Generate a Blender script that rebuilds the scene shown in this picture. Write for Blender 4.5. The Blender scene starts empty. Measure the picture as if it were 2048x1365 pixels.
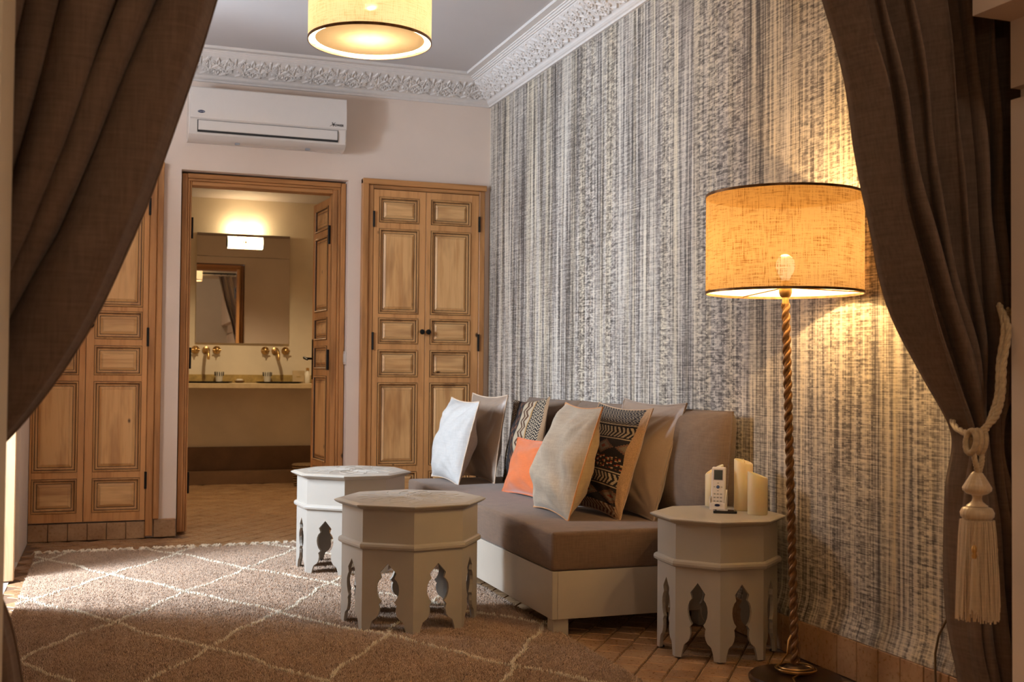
import bpy, math, random
import numpy as np
from mathutils import Vector, Matrix
random.seed(7); rng = np.random.default_rng(7)
S = bpy.context.scene
COL = S.collection
PI = math.pi

# ------------------------------------------------------------------ camera
cam_d = bpy.data.cameras.new('camera'); cam = bpy.data.objects.new('camera', cam_d); COL.objects.link(cam)
cam.matrix_world = Matrix(((0.9414940, -0.0173557, -0.3365825, 0.0),
                           (-0.3369109, -0.0219450, -0.9412808, 0.0),
                           (0.0089503, 0.9996085, -0.0265084, 1.0), (0, 0, 0, 1)))
cam_d.sensor_width = 36.0; cam_d.sensor_fit = 'HORIZONTAL'
cam_d.lens = 36.0 * 2252.0 / 2048.0
cam_d.clip_start = 0.05
cam_d.dof.use_dof = True; cam_d.dof.focus_distance = 4.3; cam_d.dof.aperture_fstop = 5.6
S.camera = cam

# ------------------------------------------------------------------ world, daylight, exposure
w = bpy.data.worlds.new('world'); S.world = w; w.use_nodes = True
w.node_tree.nodes['Background'].inputs[0].default_value = (0.75, 0.86, 1.0, 1)
w.node_tree.nodes['Background'].inputs[1].default_value = 0.15

def area_light(name, loc, target, sx, sy, power, col):
    l = bpy.data.lights.new(name, 'AREA'); l.shape = 'RECTANGLE'; l.size = sx; l.size_y = sy
    l.energy = power; l.color = col
    o = bpy.data.objects.new(name, l); COL.objects.link(o); o.location = loc
    o.rotation_euler = (Vector(target) - Vector(loc)).to_track_quat('-Z', 'Y').to_euler()
    return o
def point_light(name, loc, power, col, r=0.04):
    l = bpy.data.lights.new(name, 'POINT'); l.energy = power; l.color = col; l.shadow_soft_size = r
    o = bpy.data.objects.new(name, l); COL.objects.link(o); o.location = loc
    return o
WARM = (1.0, 0.70, 0.38)
area_light('courtyard_daylight', (-1.15, 5.30, 1.70), (1.2, 5.35, 0.45), 0.36, 1.2, 165, (0.74, 0.86, 1.0))
S.view_settings.view_transform = 'Standard'; S.view_settings.look = 'None'
S.view_settings.gamma = 1.0; S.view_settings.use_curve_mapping = False
S.view_settings.exposure = -0.06

# ------------------------------------------------------------------ helpers
ORG = {}
class MB:
    """collects verts and faces of ONE mesh; M maps local (u,v,w) to world"""
    def __init__(s, M=None): s.v = []; s.f = []; s.M = M
    def add(s, vs, fs):
        b = len(s.v)
        s.v += [tuple(s.M(*p)) if s.M else tuple(p) for p in vs]
        s.f += [tuple(i + b for i in f) for f in fs]; return s
    def box(s, x0, y0, z0, x1, y1, z1, c=0.0):
        if c <= 0:
            vs = [(x, y, z) for z in (z0, z1) for y in (y0, y1) for x in (x0, x1)]
            s.add(vs, [(0, 2, 3, 1), (4, 5, 7, 6), (0, 1, 5, 4), (2, 6, 7, 3), (0, 4, 6, 2), (1, 3, 7, 5)]); return s
        vs = []; 
        X = (x0, x1); Y = (y0, y1); Z = (z0, z1)
        idx = {}
        for i in (0, 1):
            for j in (0, 1):
                for k in (0, 1):
                    sx, sy, sz = (1 - 2 * i) * c, (1 - 2 * j) * c, (1 - 2 * k) * c
                    for a, d in enumerate(((0, sy, sz), (sx, 0, sz), (sx, sy, 0))):
                        idx[i, j, k, a] = len(vs); vs.append((X[i] + d[0], Y[j] + d[1], Z[k] + d[2]))
        fs = []
        for i in (0, 1): fs.append([idx[i, 0, 0, 0], idx[i, 1, 0, 0], idx[i, 1, 1, 0], idx[i, 0, 1, 0]])
        for j in (0, 1): fs.append([idx[0, j, 0, 1], idx[1, j, 0, 1], idx[1, j, 1, 1], idx[0, j, 1, 1]])
        for k in (0, 1): fs.append([idx[0, 0, k, 2], idx[1, 0, k, 2], idx[1, 1, k, 2], idx[0, 1, k, 2]])
        for p in (0, 1):
            for q in (0, 1):
                fs.append([idx[p, q, 0, 0], idx[p, q, 1, 0], idx[p, q, 1, 1], idx[p, q, 0, 1]])
                fs.append([idx[p, 0, q, 0], idx[p, 1, q, 0], idx[p, 1, q, 2], idx[p, 0, q, 2]])
                fs.append([idx[0, p, q, 1], idx[1, p, q, 1], idx[1, p, q, 2], idx[0, p, q, 2]])
                for r in (0, 1): fs.append([idx[p, q, r, 0], idx[p, q, r, 1], idx[p, q, r, 2]])
        s.add(vs, fs); return s
    def prism(s, pts, z0, z1):
        n = len(pts)
        s.add([(x, y, z0) for x, y in pts] + [(x, y, z1) for x, y in pts],
              [tuple(range(n - 1, -1, -1)), tuple(range(n, 2 * n))] + [(i, (i + 1) % n, n + (i + 1) % n, n + i) for i in range(n)]); return s
    def rings(s, rings, cap0=True, cap1=True, closed=True):
        n = len(rings[0]); vs = [p for r in rings for p in r]; fs = []
        for k in range(len(rings) - 1):
            for i in range(n if closed else n - 1):
                j = (i + 1) % n
                fs.append((k * n + i, k * n + j, (k + 1) * n + j, (k + 1) * n + i))
        if cap0: fs.append(tuple(range(n - 1, -1, -1)))
        if cap1: fs.append(tuple((len(rings) - 1) * n + i for i in range(n)))
        s.add(vs, fs); return s
    def lathe(s, prof, c=(0, 0, 0), n=32, cap0=True, cap1=True, axis=(0, 0, 1)):
        a = Vector(axis).normalized(); e = a.orthogonal().normalized(); g = a.cross(e); c = Vector(c)
        s.rings([[tuple(c + a * z + (e * math.cos(2 * PI * i / n) + g * math.sin(2 * PI * i / n)) * max(r, 1e-4)) for i in range(n)] for r, z in prof], cap0, cap1); return s
    def tube(s, path, r, n=8, cap=True):
        P = [Vector(p) for p in path]; rs = r if isinstance(r, (list, tuple)) else [r] * len(P)
        up = None; R = []
        for i, p in enumerate(P):
            t = (P[min(i + 1, len(P) - 1)] - P[max(i - 1, 0)]).normalized()
            if up is None: up = t.orthogonal().normalized()
            up = (up - t * up.dot(t)); up = up.normalized() if up.length > 1e-6 else t.orthogonal().normalized()
            g = t.cross(up)
            R.append([tuple(p + (up * math.cos(2 * PI * k / n) + g * math.sin(2 * PI * k / n)) * rs[i]) for k in range(n)])
        s.rings(R, cap, cap); return s
    def build(s, name, mat, parent=None, smooth=None, org=None):
        o0 = Vector(org) if org is not None else (Vector(ORG[parent.name]) if parent else Vector((0, 0, 0)))
        me = bpy.data.meshes.new(name)
        me.from_pydata([tuple(Vector(p) - o0) for p in s.v], [], s.f)
        if mat: me.materials.append(mat)
        fix_normals(me)
        return link(name, me, parent, smooth, o0)
def fix_normals(me):
    import bmesh
    bm = bmesh.new(); bm.from_mesh(me); bmesh.ops.recalc_face_normals(bm, faces=bm.faces); bm.to_mesh(me); bm.free()
def link(name, me, parent=None, smooth=None, o0=(0, 0, 0)):
    o = bpy.data.objects.new(name, me); COL.objects.link(o)
    if parent: o.parent = parent; ORG[o.name] = ORG[parent.name]
    else: o.location = o0; ORG[o.name] = tuple(o0)
    if smooth is not None:
        me.polygons.foreach_set('use_smooth', [True] * len(me.polygons))
        if smooth < 180: me.set_sharp_from_angle(angle=math.radians(smooth))
    return o
def thing(name, loc, label, cat, group=None):
    o = bpy.data.objects.new(name, None); COL.objects.link(o); o.location = loc; o.empty_display_size = .05
    ORG[o.name] = tuple(loc); return tag(o, label, cat, group)
def tag(o, label, cat, group=None):
    o['label'] = label; o['category'] = cat
    if group: o['group'] = group
    return o
def struct(o, label=None):
    o['kind'] = 'structure'
    if label: o['label'] = label
    return o
def np_mesh(name, V, Fq, mat, parent=None, smooth=None, o0=(0, 0, 0)):
    """fast mesh from numpy arrays, faces all the same size"""
    V = np.asarray(V, dtype=np.float32) - np.asarray(ORG[parent.name] if parent else o0, dtype=np.float32)
    Fq = np.asarray(Fq, dtype=np.int32); k = Fq.shape[1]
    me = bpy.data.meshes.new(name)
    me.vertices.add(len(V)); me.vertices.foreach_set('co', V.ravel())
    me.loops.add(Fq.size); me.loops.foreach_set('vertex_index', Fq.ravel())
    me.polygons.add(len(Fq)); me.polygons.foreach_set('loop_start', np.arange(0, Fq.size, k, dtype=np.int32))
    me.update(calc_edges=True); me.validate()
    if mat: me.materials.append(mat)
    return link(name, me, parent, smooth, o0)
def grid_faces(nu, nv, wrap=False):
    i = np.arange(nu - 1)[:, None]; j = np.arange(nv - (0 if wrap else 1))[None, :]
    j2 = (j + 1) % nv
    return np.stack([i * nv + j, i * nv + j2, (i + 1) * nv + j2, (i + 1) * nv + j], -1).reshape(-1, 4)

# ------------------------------------------------------------------ materials
class NT:
    def __init__(s, name):
        s.m = bpy.data.materials.new(name); s.m.use_nodes = True; s.t = s.m.node_tree; s.b = s.t.nodes['Principled BSDF']
    def n(s, typ, **kw):
        nd = s.t.nodes.new(typ)
        for k, v in kw.items():
            if k.startswith('i_'): nd.inputs[int(k[2:])].default_value = v
            else: setattr(nd, k, v)
        return nd
    def l(s, a, b): s.t.links.new(a, b)
    def coord(s, scale=(1, 1, 1), kind='Object', rand=True, rot=(0, 0, 0)):
        tc = s.n('ShaderNodeTexCoord'); mp = s.n('ShaderNodeMapping'); mp.inputs['Scale'].default_value = scale; mp.inputs['Rotation'].default_value = rot
        src = tc.outputs[kind]
        if rand:
            oi = s.n('ShaderNodeObjectInfo'); mu = s.n('ShaderNodeMath', operation='MULTIPLY', i_1=37.0); s.l(oi.outputs['Random'], mu.inputs[0])
            ad = s.n('ShaderNodeVectorMath', operation='ADD'); s.l(src, ad.inputs[0]); s.l(mu.outputs[0], ad.inputs[1]); src = ad.outputs[0]
        s.l(src, mp.inputs['Vector']); return mp.outputs[0]
    def noise(s, vec, scale=1.0, detail=3.0, rough=.55, dist=0.0):
        nd = s.n('ShaderNodeTexNoise'); nd.inputs['Scale'].default_value = scale; nd.inputs['Detail'].default_value = detail
        nd.inputs['Roughness'].default_value = rough; nd.inputs['Distortion'].default_value = dist; s.l(vec, nd.inputs['Vector']); return nd.outputs['Fac']
    def ramp(s, fac, stops, interp='LINEAR'):
        r = s.n('ShaderNodeValToRGB'); r.color_ramp.interpolation = interp; e = r.color_ramp.elements
        while len(e) < len(stops): e.new(.5)
        for k, (p, c) in enumerate(stops): e[k].position = p; e[k].color = (*c, 1) if len(c) == 3 else c
        s.l(fac, r.inputs[0]); return r.outputs[0]
    def math(s, op, a, b=None, clamp=False):
        nd = s.n('ShaderNodeMath', operation=op); nd.use_clamp = clamp
        for k, x in enumerate((a, b)):
            if x is None: continue
            if isinstance(x, (int, float)): nd.inputs[k].default_value = x
            else: s.l(x, nd.inputs[k])
        return nd.outputs[0]
    def mix(s, fac, a, b, blend='MIX'):
        nd = s.n('ShaderNodeMix', data_type='RGBA', blend_type=blend)
        for k, x in ((0, fac), (6, a), (7, b)):
            if isinstance(x, (int, float)): nd.inputs[k].default_value = x
            elif isinstance(x, tuple): nd.inputs[k].default_value = (*x, 1)
            else: s.l(x, nd.inputs[k])
        return nd.outputs[2]
    def bump(s, h, strength=.3, dist=.01):
        b = s.n('ShaderNodeBump'); b.inputs['Strength'].default_value = strength; b.inputs['Distance'].default_value = dist
        s.l(h, b.inputs['Height']); s.l(b.outputs[0], s.b.inputs['Normal'])
    def col(s, c): 
        if isinstance(c, tuple): s.b.inputs['Base Color'].default_value = (*c, 1)
        else: s.l(c, s.b.inputs['Base Color'])
    def set(s, **kw):
        for k, v in kw.items(): s.b.inputs[k.replace('_', ' ')].default_value = v
        return s

def plain(name, c, rough=.5, metal=0.0, var=.06, scale=20, bump=0.0, spec=None):
    t = NT(name); n = t.noise(t.coord(), scale, 3)
    d = tuple(max(0, x * (1 - var)) for x in c); u = tuple(min(1, x * (1 + var)) for x in c)
    t.col(t.ramp(n, [(.3, d), (.7, u)])); t.set(Roughness=rough, Metallic=metal)
    if spec is not None: t.b.inputs['Specular IOR Level'].default_value = spec
    if bump: t.bump(n, bump, .005)
    return t.m
def plaster(name, c, var=.05, bump=.15, rough=.75):
    t = NT(name); v = t.coord(rand=False); n = t.noise(v, 2.2, 5); n2 = t.noise(v, 45, 4)
    t.col(t.ramp(n, [(.3, tuple(x * (1 - var) for x in c)), (.7, tuple(min(1, x * (1 + var)) for x in c))]))
    t.set(Roughness=rough); t.bump(t.math('ADD', n, t.math('MULTIPLY', n2, .25)), bump, .006); return t.m
def wood(name, pale, mid, dark, axis='z', rough=.45, stain=.5):
    t = NT(name)
    sc = {'z': (1, 1, .06), 'x': (.06, 1, 1), 'y': (1, .06, 1)}[axis]
    v = t.coord(sc); g = t.noise(v, 55, 5, .6, .8); g2 = t.noise(v, 14, 3, .5, 1.5)
    sc2 = {'z': (1, 1, .22), 'x': (.22, 1, 1), 'y': (1, .22, 1)}[axis]
    bl = t.noise(t.coord(sc2), 9, 3)
    base = t.ramp(t.math('ADD', t.math('MULTIPLY', g, .45), t.math('MULTIPLY', g2, .55)), [(.36, mid), (.52, pale), (.62, pale), (.70, mid)])
    base = t.mix(t.math('MULTIPLY', t.ramp(bl, [(.5, (0, 0, 0)), (.72, (1, 1, 1))]), stain), base, dark)
    # knots
    kv = t.n('ShaderNodeTexVoronoi'); kv.inputs['Scale'].default_value = 6.5; t.l(t.coord({'z': (1, 1, .6), 'x': (.6, 1, 1), 'y': (1, .6, 1)}[axis]), kv.inputs['Vector'])
    base = t.mix(t.ramp(kv.outputs['Distance'], [(.035, (1, 1, 1)), (.075, (0, 0, 0))]), base, tuple(x * .35 for x in dark))
    t.col(base); t.set(Roughness=rough); t.bump(g, .12, .002); return t.m
def fabric(name, c, weave=900, var=.12, bump=.25, rough=.9, sheen=.15, slub=0.0):
    t = NT(name); a = t.noise(t.coord((1, 1, .08)), weave * .35, 2); b = t.noise(t.coord((.08, .08, 1)), weave * .35, 2); w_ = t.noise(t.coord(), 14, 4)
    f = t.math('ADD', t.math('MULTIPLY', t.math('ADD', a, b), .4), t.math('MULTIPLY', w_, .2))
    t.col(t.ramp(f, [(.36, tuple(x * (1 - var) for x in c)), (.64, tuple(min(1, x * (1 + var)) for x in c))]))
    t.set(Roughness=rough, Sheen_Weight=sheen); t.bump(t.math('ADD', a, b), bump, .0012); return t.m

M_white = plaster('white_plaster', (.77, .64, .55), .04)
M_ceiling = plaster('ceiling_paint', (.53, .495, .485), .03)
M_cornice = plain('carved_plaster', (.68, .63, .595), .6, var=.03, scale=30)
M_bath = plaster('tadelakt_plaster', (.74, .64, .49), .10, .12, .45)
M_bedroom = plaster('bedroom_plaster', (.70, .62, .50), .05)
M_grout = plain('grout', (.20, .12, .07), .9, var=.2, scale=60)
def terracotta(name):
    t = NT(name); geo = t.n('ShaderNodeNewGeometry'); mp = t.n('ShaderNodeMapping'); t.l(geo.outputs['Position'], mp.inputs['Vector'])
    n = t.noise(mp.outputs[0], 7, 4); n2 = t.noise(mp.outputs[0], 70, 4); oi = t.n('ShaderNodeObjectInfo')
    f = t.math('ADD', t.math('MULTIPLY', n, .7), t.math('MULTIPLY', n2, .3))
    c = t.ramp(f, [(.33, (.26, .14, .066)), (.5, (.38, .22, .112)), (.66, (.48, .30, .165))])
    t.col(c); t.l(t.ramp(n2, [(.3, (.22, .22, .22)), (.7, (.48, .48, .48))]), t.b.inputs['Roughness']); t.bump(f, .25, .004); return t.m
M_tile = terracotta('terracotta_tile')
PALE, MID, DARK = (.64, .315, .115), (.48, .21, .063), (.22, .08, .022)
M_woodv = wood('pine_vertical', PALE, MID, DARK, 'z', stain=.35)
M_woodh = wood('pine_horizontal', PALE, MID, DARK, 'x', stain=.35)
M_panelv = wood('pine_panel_vertical', (.74, .43, .18), (.60, .30, .105), (.28, .105, .028), 'z', stain=.7)
M_panelh = wood('pine_panel_horizontal', (.74, .44, .19), (.58, .30, .11), (.30, .12, .035), 'x', stain=.6)
M_mould = wood('pine_moulding', (.56, .29, .105), (.42, .19, .06), (.16, .06, .018), 'z', stain=.6)
M_wax_line = plain('dark_wax_groove', (.055, .024, .009), .6, var=.4, scale=60)
M_frame = wood('pine_frame', (.52, .245, .085), (.36, .155, .048), (.15, .058, .018), 'z', stain=.55)
M_framex = wood('pine_frame_lintel', (.52, .245, .085), (.36, .155, .048), (.15, .058, .018), 'x', stain=.55)
M_palepine = wood('pale_raw_pine', (.66, .46, .27), (.55, .34, .17), (.4, .22, .09), 'z', stain=.15)
M_black = plain('black_iron', (.012, .011, .010), .45, .6, var=.3)
M_acw = plain('white_gloss_plastic', (.68, .625, .58), .16, var=.01)
M_acd = plain('dark_vent', (.02, .018, .017), .6)
M_navy = plain('navy_badge', (.012, .015, .06), .3)
M_ink = plain('black_print', (.015, .015, .018), .5)
M_pale = plain('pale_print', (.6, .6, .62), .5)
M_tablew = plain('white_lacquer', (.45, .41, .355), .42, var=.02, scale=8)
M_sofaw = plain('white_painted_board', (.50, .44, .365), .4, var=.03, scale=6)
M_seat = fabric('taupe_wool', (.165, .103, .067), 700, .18)
M_backc = fabric('taupe_wool_back', (.165, .105, .067), 700, .16)
M_linenw = fabric('white_linen', (.53, .51, .485), 600, .08)
M_linenb = fabric('beige_linen', (.40, .325, .24), 550, .13)
M_satin = fabric('taupe_satin', (.30, .215, .155), 1200, .07, .1, .42, .4)
M_orange = fabric('orange_velvet', (.62, .125, .014), 900, .10, .15, .8, .5)
M_tan = fabric('tan_velvet', (.47, .29, .155), 900, .10, .15, .75, .4)
M_piping = fabric('orange_piping', (.52, .24, .09), 700, .1)
M_pipew = fabric('pale_piping', (.62, .47, .34), 700, .1)
M_curt = fabric('brown_linen_curtain', (.150, .098, .070), 420, .22, .35, .95, .1)
M_cord = fabric('gold_cord', (.48, .345, .195), 500, .2, .4, .6, .3)
M_silk = fabric('gold_silk', (.58, .43, .265), 900, .12, .2, .35, .6)
M_brass = plain('aged_brass', (.55, .35, .14), .3, 1.0, var=.15)
M_bronze = plain('aged_bronze_pole', (.20, .105, .045), .38, .55, var=.35, scale=40)
M_basem = plain('dark_bronze_base', (.045, .022, .010), .3, .5, var=.3, scale=25)
M_wax = NT('ivory_wax'); M_wax.col((.80, .66, .42)); M_wax.set(Roughness=.5, Subsurface_Weight=.35, Subsurface_Scale=.02); M_wax.b.inputs['Subsurface Radius'].default_value = (1, .6, .25); M_wax = M_wax.m
M_remote = plain('pale_plastic', (.76, .72, .74), .35, var=.01)
M_screen = plain('lcd_screen', (.06, .075, .08), .2)
M_grey = plain('grey_print', (.32, .32, .34), .5)
M_blue = plain('blue_button', (.08, .13, .28), .4)
M_phone = plain('black_glass', (.01, .01, .012), .12)
M_marble = plain('ochre_stone', (.42, .29, .10), .35, var=.25, scale=25)
M_stone = plain('beige_stone', (.55, .41, .24), .35, var=.12, scale=18)
M_darktile = plain('brown_tadelakt', (.16, .085, .04), .5, var=.15, scale=9)
M_mirror = NT('mirror_glass'); M_mirror.col((.90, .90, .88)); M_mirror.set(Roughness=.008, Metallic=1.0); M_mirror = M_mirror.m
M_ceramic = plain('ceramic', (.75, .68, .56), .3)
M_basket = plain('wicker', (.22, .13, .06), .8, var=.4, scale=90, bump=.6)
M_cable = plain('brown_cable', (.16, .10, .05), .5)
M_ptop = fabric('kilim_side', (.35, .27, .2), 700, .2)

def glow(name, c, e):
    t = NT(name); t.col(c); t.b.inputs['Emission Color'].default_value = (*c, 1); t.b.inputs['Emission Strength'].default_value = e; return t.m
def shade_mat(name, c, dark, inner, trans, weave, fwd=.15, thr=(.36, .50), slub=True):
    """woven lamp shade: cloth outside, pale lining inside, glowing through"""
    t = NT(name); out = t.t.nodes['Material Output']
    a = t.noise(t.coord((1, 1, .05), rand=False), weave, 2, .6); b = t.noise(t.coord((.05, .05, 1), rand=False), weave, 2, .6)
    sa = t.noise(t.coord((.06, .06, 1), rand=False), weave * .45, 2); sb = t.noise(t.coord((1, 1, .05), rand=False), weave * .45, 2)
    lo = t.noise(t.coord(rand=False), 11, 3)
    f = t.math('ADD', t.math('MULTIPLY', t.math('ADD', a, b), .5), t.math('MULTIPLY', t.math('SUBTRACT', lo, .5), .22))
    cc = t.ramp(f, [(thr[0], dark), (thr[1], c)])
    if slub: cc = t.mix(t.ramp(t.math('MINIMUM', sa, sb), [(.27, (.8, .8, .8)), (.345, (0, 0, 0))]), cc, dark)
    geo = t.n('ShaderNodeNewGeometry'); dc = t.mix(geo.outputs['Backfacing'], cc, inner)
    d = t.n('ShaderNodeBsdfDiffuse'); tr = t.n('ShaderNodeBsdfTranslucent'); mx = t.n('ShaderNodeMixShader', i_0=trans)
    rf = t.n('ShaderNodeBsdfTransparent')             # the open weave lets a little of the bulb through
    m1 = t.n('ShaderNodeMixShader'); t.l(t.math('MULTIPLY', t.ramp(f, [(thr[0], (0, 0, 0)), (thr[1] + .06, (1, 1, 1))]), fwd), m1.inputs[0])
    t.l(tr.outputs[0], m1.inputs[1]); t.l(rf.outputs[0], m1.inputs[2])
    t.l(dc, d.inputs[0]); t.l(cc, tr.inputs[0]); t.l(d.outputs[0], mx.inputs[1]); t.l(m1.outputs[0], mx.inputs[2]); t.l(mx.outputs[0], out.inputs[0]); return t.m
M_burlap = shade_mat('burlap_shade', (.66, .39, .14), (.30, .14, .035), (.86, .80, .66), .125, 420, .26)
M_pshade = shade_mat('pendant_linen', (.66, .55, .37), (.50, .38, .22), (.86, .82, .72), .066, 420, .30)
M_pdisc = shade_mat('pendant_diffuser', (.62, .52, .35), (.48, .37, .21), (.62, .52, .36), .052, 60, .0, slub=False)
M_bulb = glow('lamp_bulb', (1.0, .80, .50), 14)
M_bglass = glow('bath_lamp_glass', (1.0, .74, .42), 10)

def wallpaper():
    t = NT('striped_weave_wallpaper')
    tc = t.n('ShaderNodeTexCoord'); sn = t.n('ShaderNodeVectorMath', operation='SNAP'); sn.inputs[1].default_value = (1, .011, .0040); t.l(tc.outputs['Object'], sn.inputs[0])
    def nz(sy, sz, det=2, rough=.5): return t.noise(t.coord((1, sy, sz), rand=False), 1.0, det, rough)
    def cz(sy, sz, det=1, rough=.5):                 # the same on woven cells: small upright and level dashes
        mp = t.n('ShaderNodeMapping'); mp.inputs['Scale'].default_value = (1, sy, sz); t.l(sn.outputs[0], mp.inputs['Vector']); return t.noise(mp.outputs[0], 1.0, det, rough)
    band = nz(3.6, .05, 1)             # broad bands
    s1 = nz(62, 1.3, 3, .65)           # thin vertical threads
    s2 = nz(17, .30, 2, .6)
    dash = cz(38, 125, 2, .6)         # broken flecks
    dash2 = cz(15, 60, 1)
    hz = nz(7, 300, 1)
    hot = t.ramp(band, [(.535, (0, 0, 0)), (.66, (.85, .85, .85))])      # bands that are flecked instead of striped
    stripe = t.math('ADD', t.math('MULTIPLY', s1, .60), t.math('ADD', t.math('MULTIPLY', s2, .34), t.math('MULTIPLY', dash, .24)))
    fleck = t.math('ADD', t.math('MULTIPLY', dash, .52), t.math('ADD', t.math('MULTIPLY', dash2, .34), t.math('MULTIPLY', s1, .32)))
    f = t.math('SUBTRACT', t.mix(hot, stripe, fleck), .09)
    f = t.math('ADD', f, t.math('MULTIPLY', t.math('SUBTRACT', hz, .5), .22))
    c = t.ramp(f, [(.385, (.068, .057, .049)), (.455, (.205, .18, .16)), (.51, (.38, .34, .30)), (.56, (.56, .51, .44)), (.67, (.73, .66, .55))])
    tint = t.ramp(nz(19, .25, 1), [(.42, (.97, .955, .95)), (.60, (1.0, .95, .84))])
    t.col(t.mix(1.0, c, tint, 'MULTIPLY')); t.set(Roughness=.55); t.bump(f, .35, .004); return t.m
M_paper = wallpaper()

# ------------------------------------------------------------------ the room shell
XL, XR, YB, ZC = -0.42, 2.335, 6.99, 2.89
YO = 2.10                                   # plane of the opening with the curtains
def sbox(name, boxes, mat, label=None, parent=None):
    m = MB()
    for b in boxes: m.box(*b)
    o = m.build(name, mat, parent)
    return struct(o, label) if parent is None else o
floor = sbox('floor', [(-0.75, 1.95, -.12, 2.6, 10.4, -.006)], M_grout, 'terracotta tiled floor')
sbox('wall_back', [(-.75, YB, 0, .390, 7.24, 3.0), (1.400, YB, 0, 2.6, 7.24, 3.0), (.390, YB, 2.19, 1.400, 7.24, 3.0)], M_white, 'white plaster wall with wooden cupboards and bathroom door')
sbox('wall_left', [(-.75, YO, 0, XL, 5.03, 3.0), (-.75, 6.29, 0, XL, YB, 3.0), (-.75, 5.03, 2.45, XL, 6.29, 3.0)], M_white, 'white plaster wall beside the courtyard door')
sbox('ceiling', [(-.75, YO - .2, ZC, 2.6, 7.0, 3.05)], M_ceiling, 'pale painted ceiling')
# wall with the wallpaper, its foot swelling out over the tiled skirting
prof = [(2.5, 3.0), (XR, 3.0), (XR, .26), (2.333, .22), (2.326, .185), (2.316, .160), (2.309, .142), (2.307, .130), (2.5, .128)]
MB().rings([[(x, y, z) for x, z in prof] for y in (YO - .05, YB + .01)], True, True).build('wall_right', M_paper, None, 35)
struct(bpy.data.objects['wall_right'], 'wall with grey and cream striped woven wallpaper')
# skirting
bb = struct(MB().box(2.322, YO, 0, 2.45, YB, .129).build('baseboard_right', M_grout), 'low terracotta tile skirting under the wallpaper')
tmesh = None
k = 0; y = 2.13
while y < 6.9:
    m = MB().box(2.302 + random.uniform(-.001, .001), y, 0, 2.328, y + .104, .1285, .002); m.build('tile', M_tile, bb); y += .1065
bk = struct(MB().box(-.42, 6.965, 0, .215, 6.99, .100).build('baseboard_back', M_grout), 'low terracotta tile plinth under the left cupboard')
for i in range(6):
    MB().box(-.418 + i * .1055, 6.955, 0, -.418 + i * .1055 + .1025, 6.985, .098 + random.uniform(-.003, .001), .003).build('tile', M_tile, bk)
MB().box(.262, 6.972, 0, .388, 6.992, .108, .004).build('tile', M_tile, bk)

# cornice
CP = [(0, 2.728), (.014, 2.728), (.016, 2.738), (.024, 2.742), (.032, 2.750), (.034, 2.760), (.040, 2.766),
      (.165, 2.846), (.168, 2.852), (.176, 2.852), (.178, 2.858), (.186, 2.859), (.189, 2.866), (.197, 2.867), (.199, 2.873), (.236, 2.875), (.238, 2.895), (0, 2.895)]
def cornice(name, fn, a0, a1, label):
    o = MB().rings([[fn(a, d, z) for d, z in CP] for a in (a0, a1)]).build(name, M_cornice); return struct(o, label)
tb = cornice('trim_1', lambda a, d, z: (a, YB - d, z), XL, XR, 'carved white plaster cornice above the cupboards')
tr = cornice('trim_2', lambda a, d, z: (XR - d, a, z), YO, YB, 'carved white plaster cornice above the wallpaper')
tl = cornice('trim_3', lambda a, d, z: (XL + d, a, z), YO, YB, 'carved white plaster cornice above the courtyard door')
# carved arabesque panel: height field of interlaced scrolls, real relief
def arabesque():
    W, L = .204, .148; nu, nv = 86, 62
    pts = []
    def spiral(cx, cy, r, turns, a0, sg):
        t = np.linspace(0, 1, 90); a = a0 + sg * turns * 2 * PI * t; rr = r * (1 - t * .85)
        pts.append(np.stack([cx + rr * np.cos(a), cy + rr * np.sin(a)], 1))
    def arc(p0, p1, bend, n=50):
        t = np.linspace(0, 1, n)[:, None]; p0 = np.array(p0); p1 = np.array(p1); d = p1 - p0; nn = np.array([-d[1], d[0]])
        pts.append(p0 + d * t + nn * bend * 4 * t * (1 - t))
    for sg in (-1, 1):
        spiral(sg * .030, .040, .022, 1.6, -PI / 2 if sg > 0 else -PI / 2, sg)
        spiral(sg * .072, .048, .022, 1.5, PI / 2, sg)
        spiral(sg * .034, .098, .020, 1.5, 0 if sg < 0 else PI, -sg)
        spiral(sg * .076, .104, .020, 1.6, -PI / 2, -sg)
        arc((sg * .006, .004), (sg * .05, .142), .35 * -sg); arc((sg * .012, .006), (sg * .058, .142), .35 * -sg)
        arc((sg * .10, .008), (sg * .055, .13), .28 * sg); arc((sg * .05, .012), (sg * .09, .07), .3 * sg)
        arc((sg * .015, .075), (0, .138), .25 * sg); arc((sg * .016, .075), (sg * .10, .078), .25 * -sg); arc((sg * .10, .14), (sg * .06, .075), .3 * sg)
        arc((sg * .004, .012), (sg * .018, .060), .4 * sg)
    P = np.concatenate(pts)
    s = np.linspace(-W / 2, W / 2, nu); t = np.linspace(0, L, nv)
    G = np.stack(np.meshgrid(s, t, indexing='ij'), -1).reshape(-1, 2)
    d = np.full(len(G), 9.0)
    for off in (-W, 0, W):
        Q = P + np.array([off, 0])
        for i in range(0, len(Q), 200):
            d = np.minimum(d, np.sqrt(((G[:, None, :] - Q[None, i:i + 200, :]) ** 2).sum(-1)).min(1))
    h = np.clip(1 - (d / .0040) ** 2, 0, 1) ** .5 * .0095
    e = np.minimum(1, np.minimum(G[:, 1], L - G[:, 1]) / .004); h = h * e + .0006
    return np.concatenate([G, h[:, None]], 1), grid_faces(nu, nv), W
AV, AF, AW = arabesque()
am = np_mesh('carved_panel', AV, AF, M_cornice, None, 180).data
bpy.data.objects.remove(bpy.data.objects['carved_panel'])
bd = Vector((.125, .080)).normalized()      # band direction (outwards, up)
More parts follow.
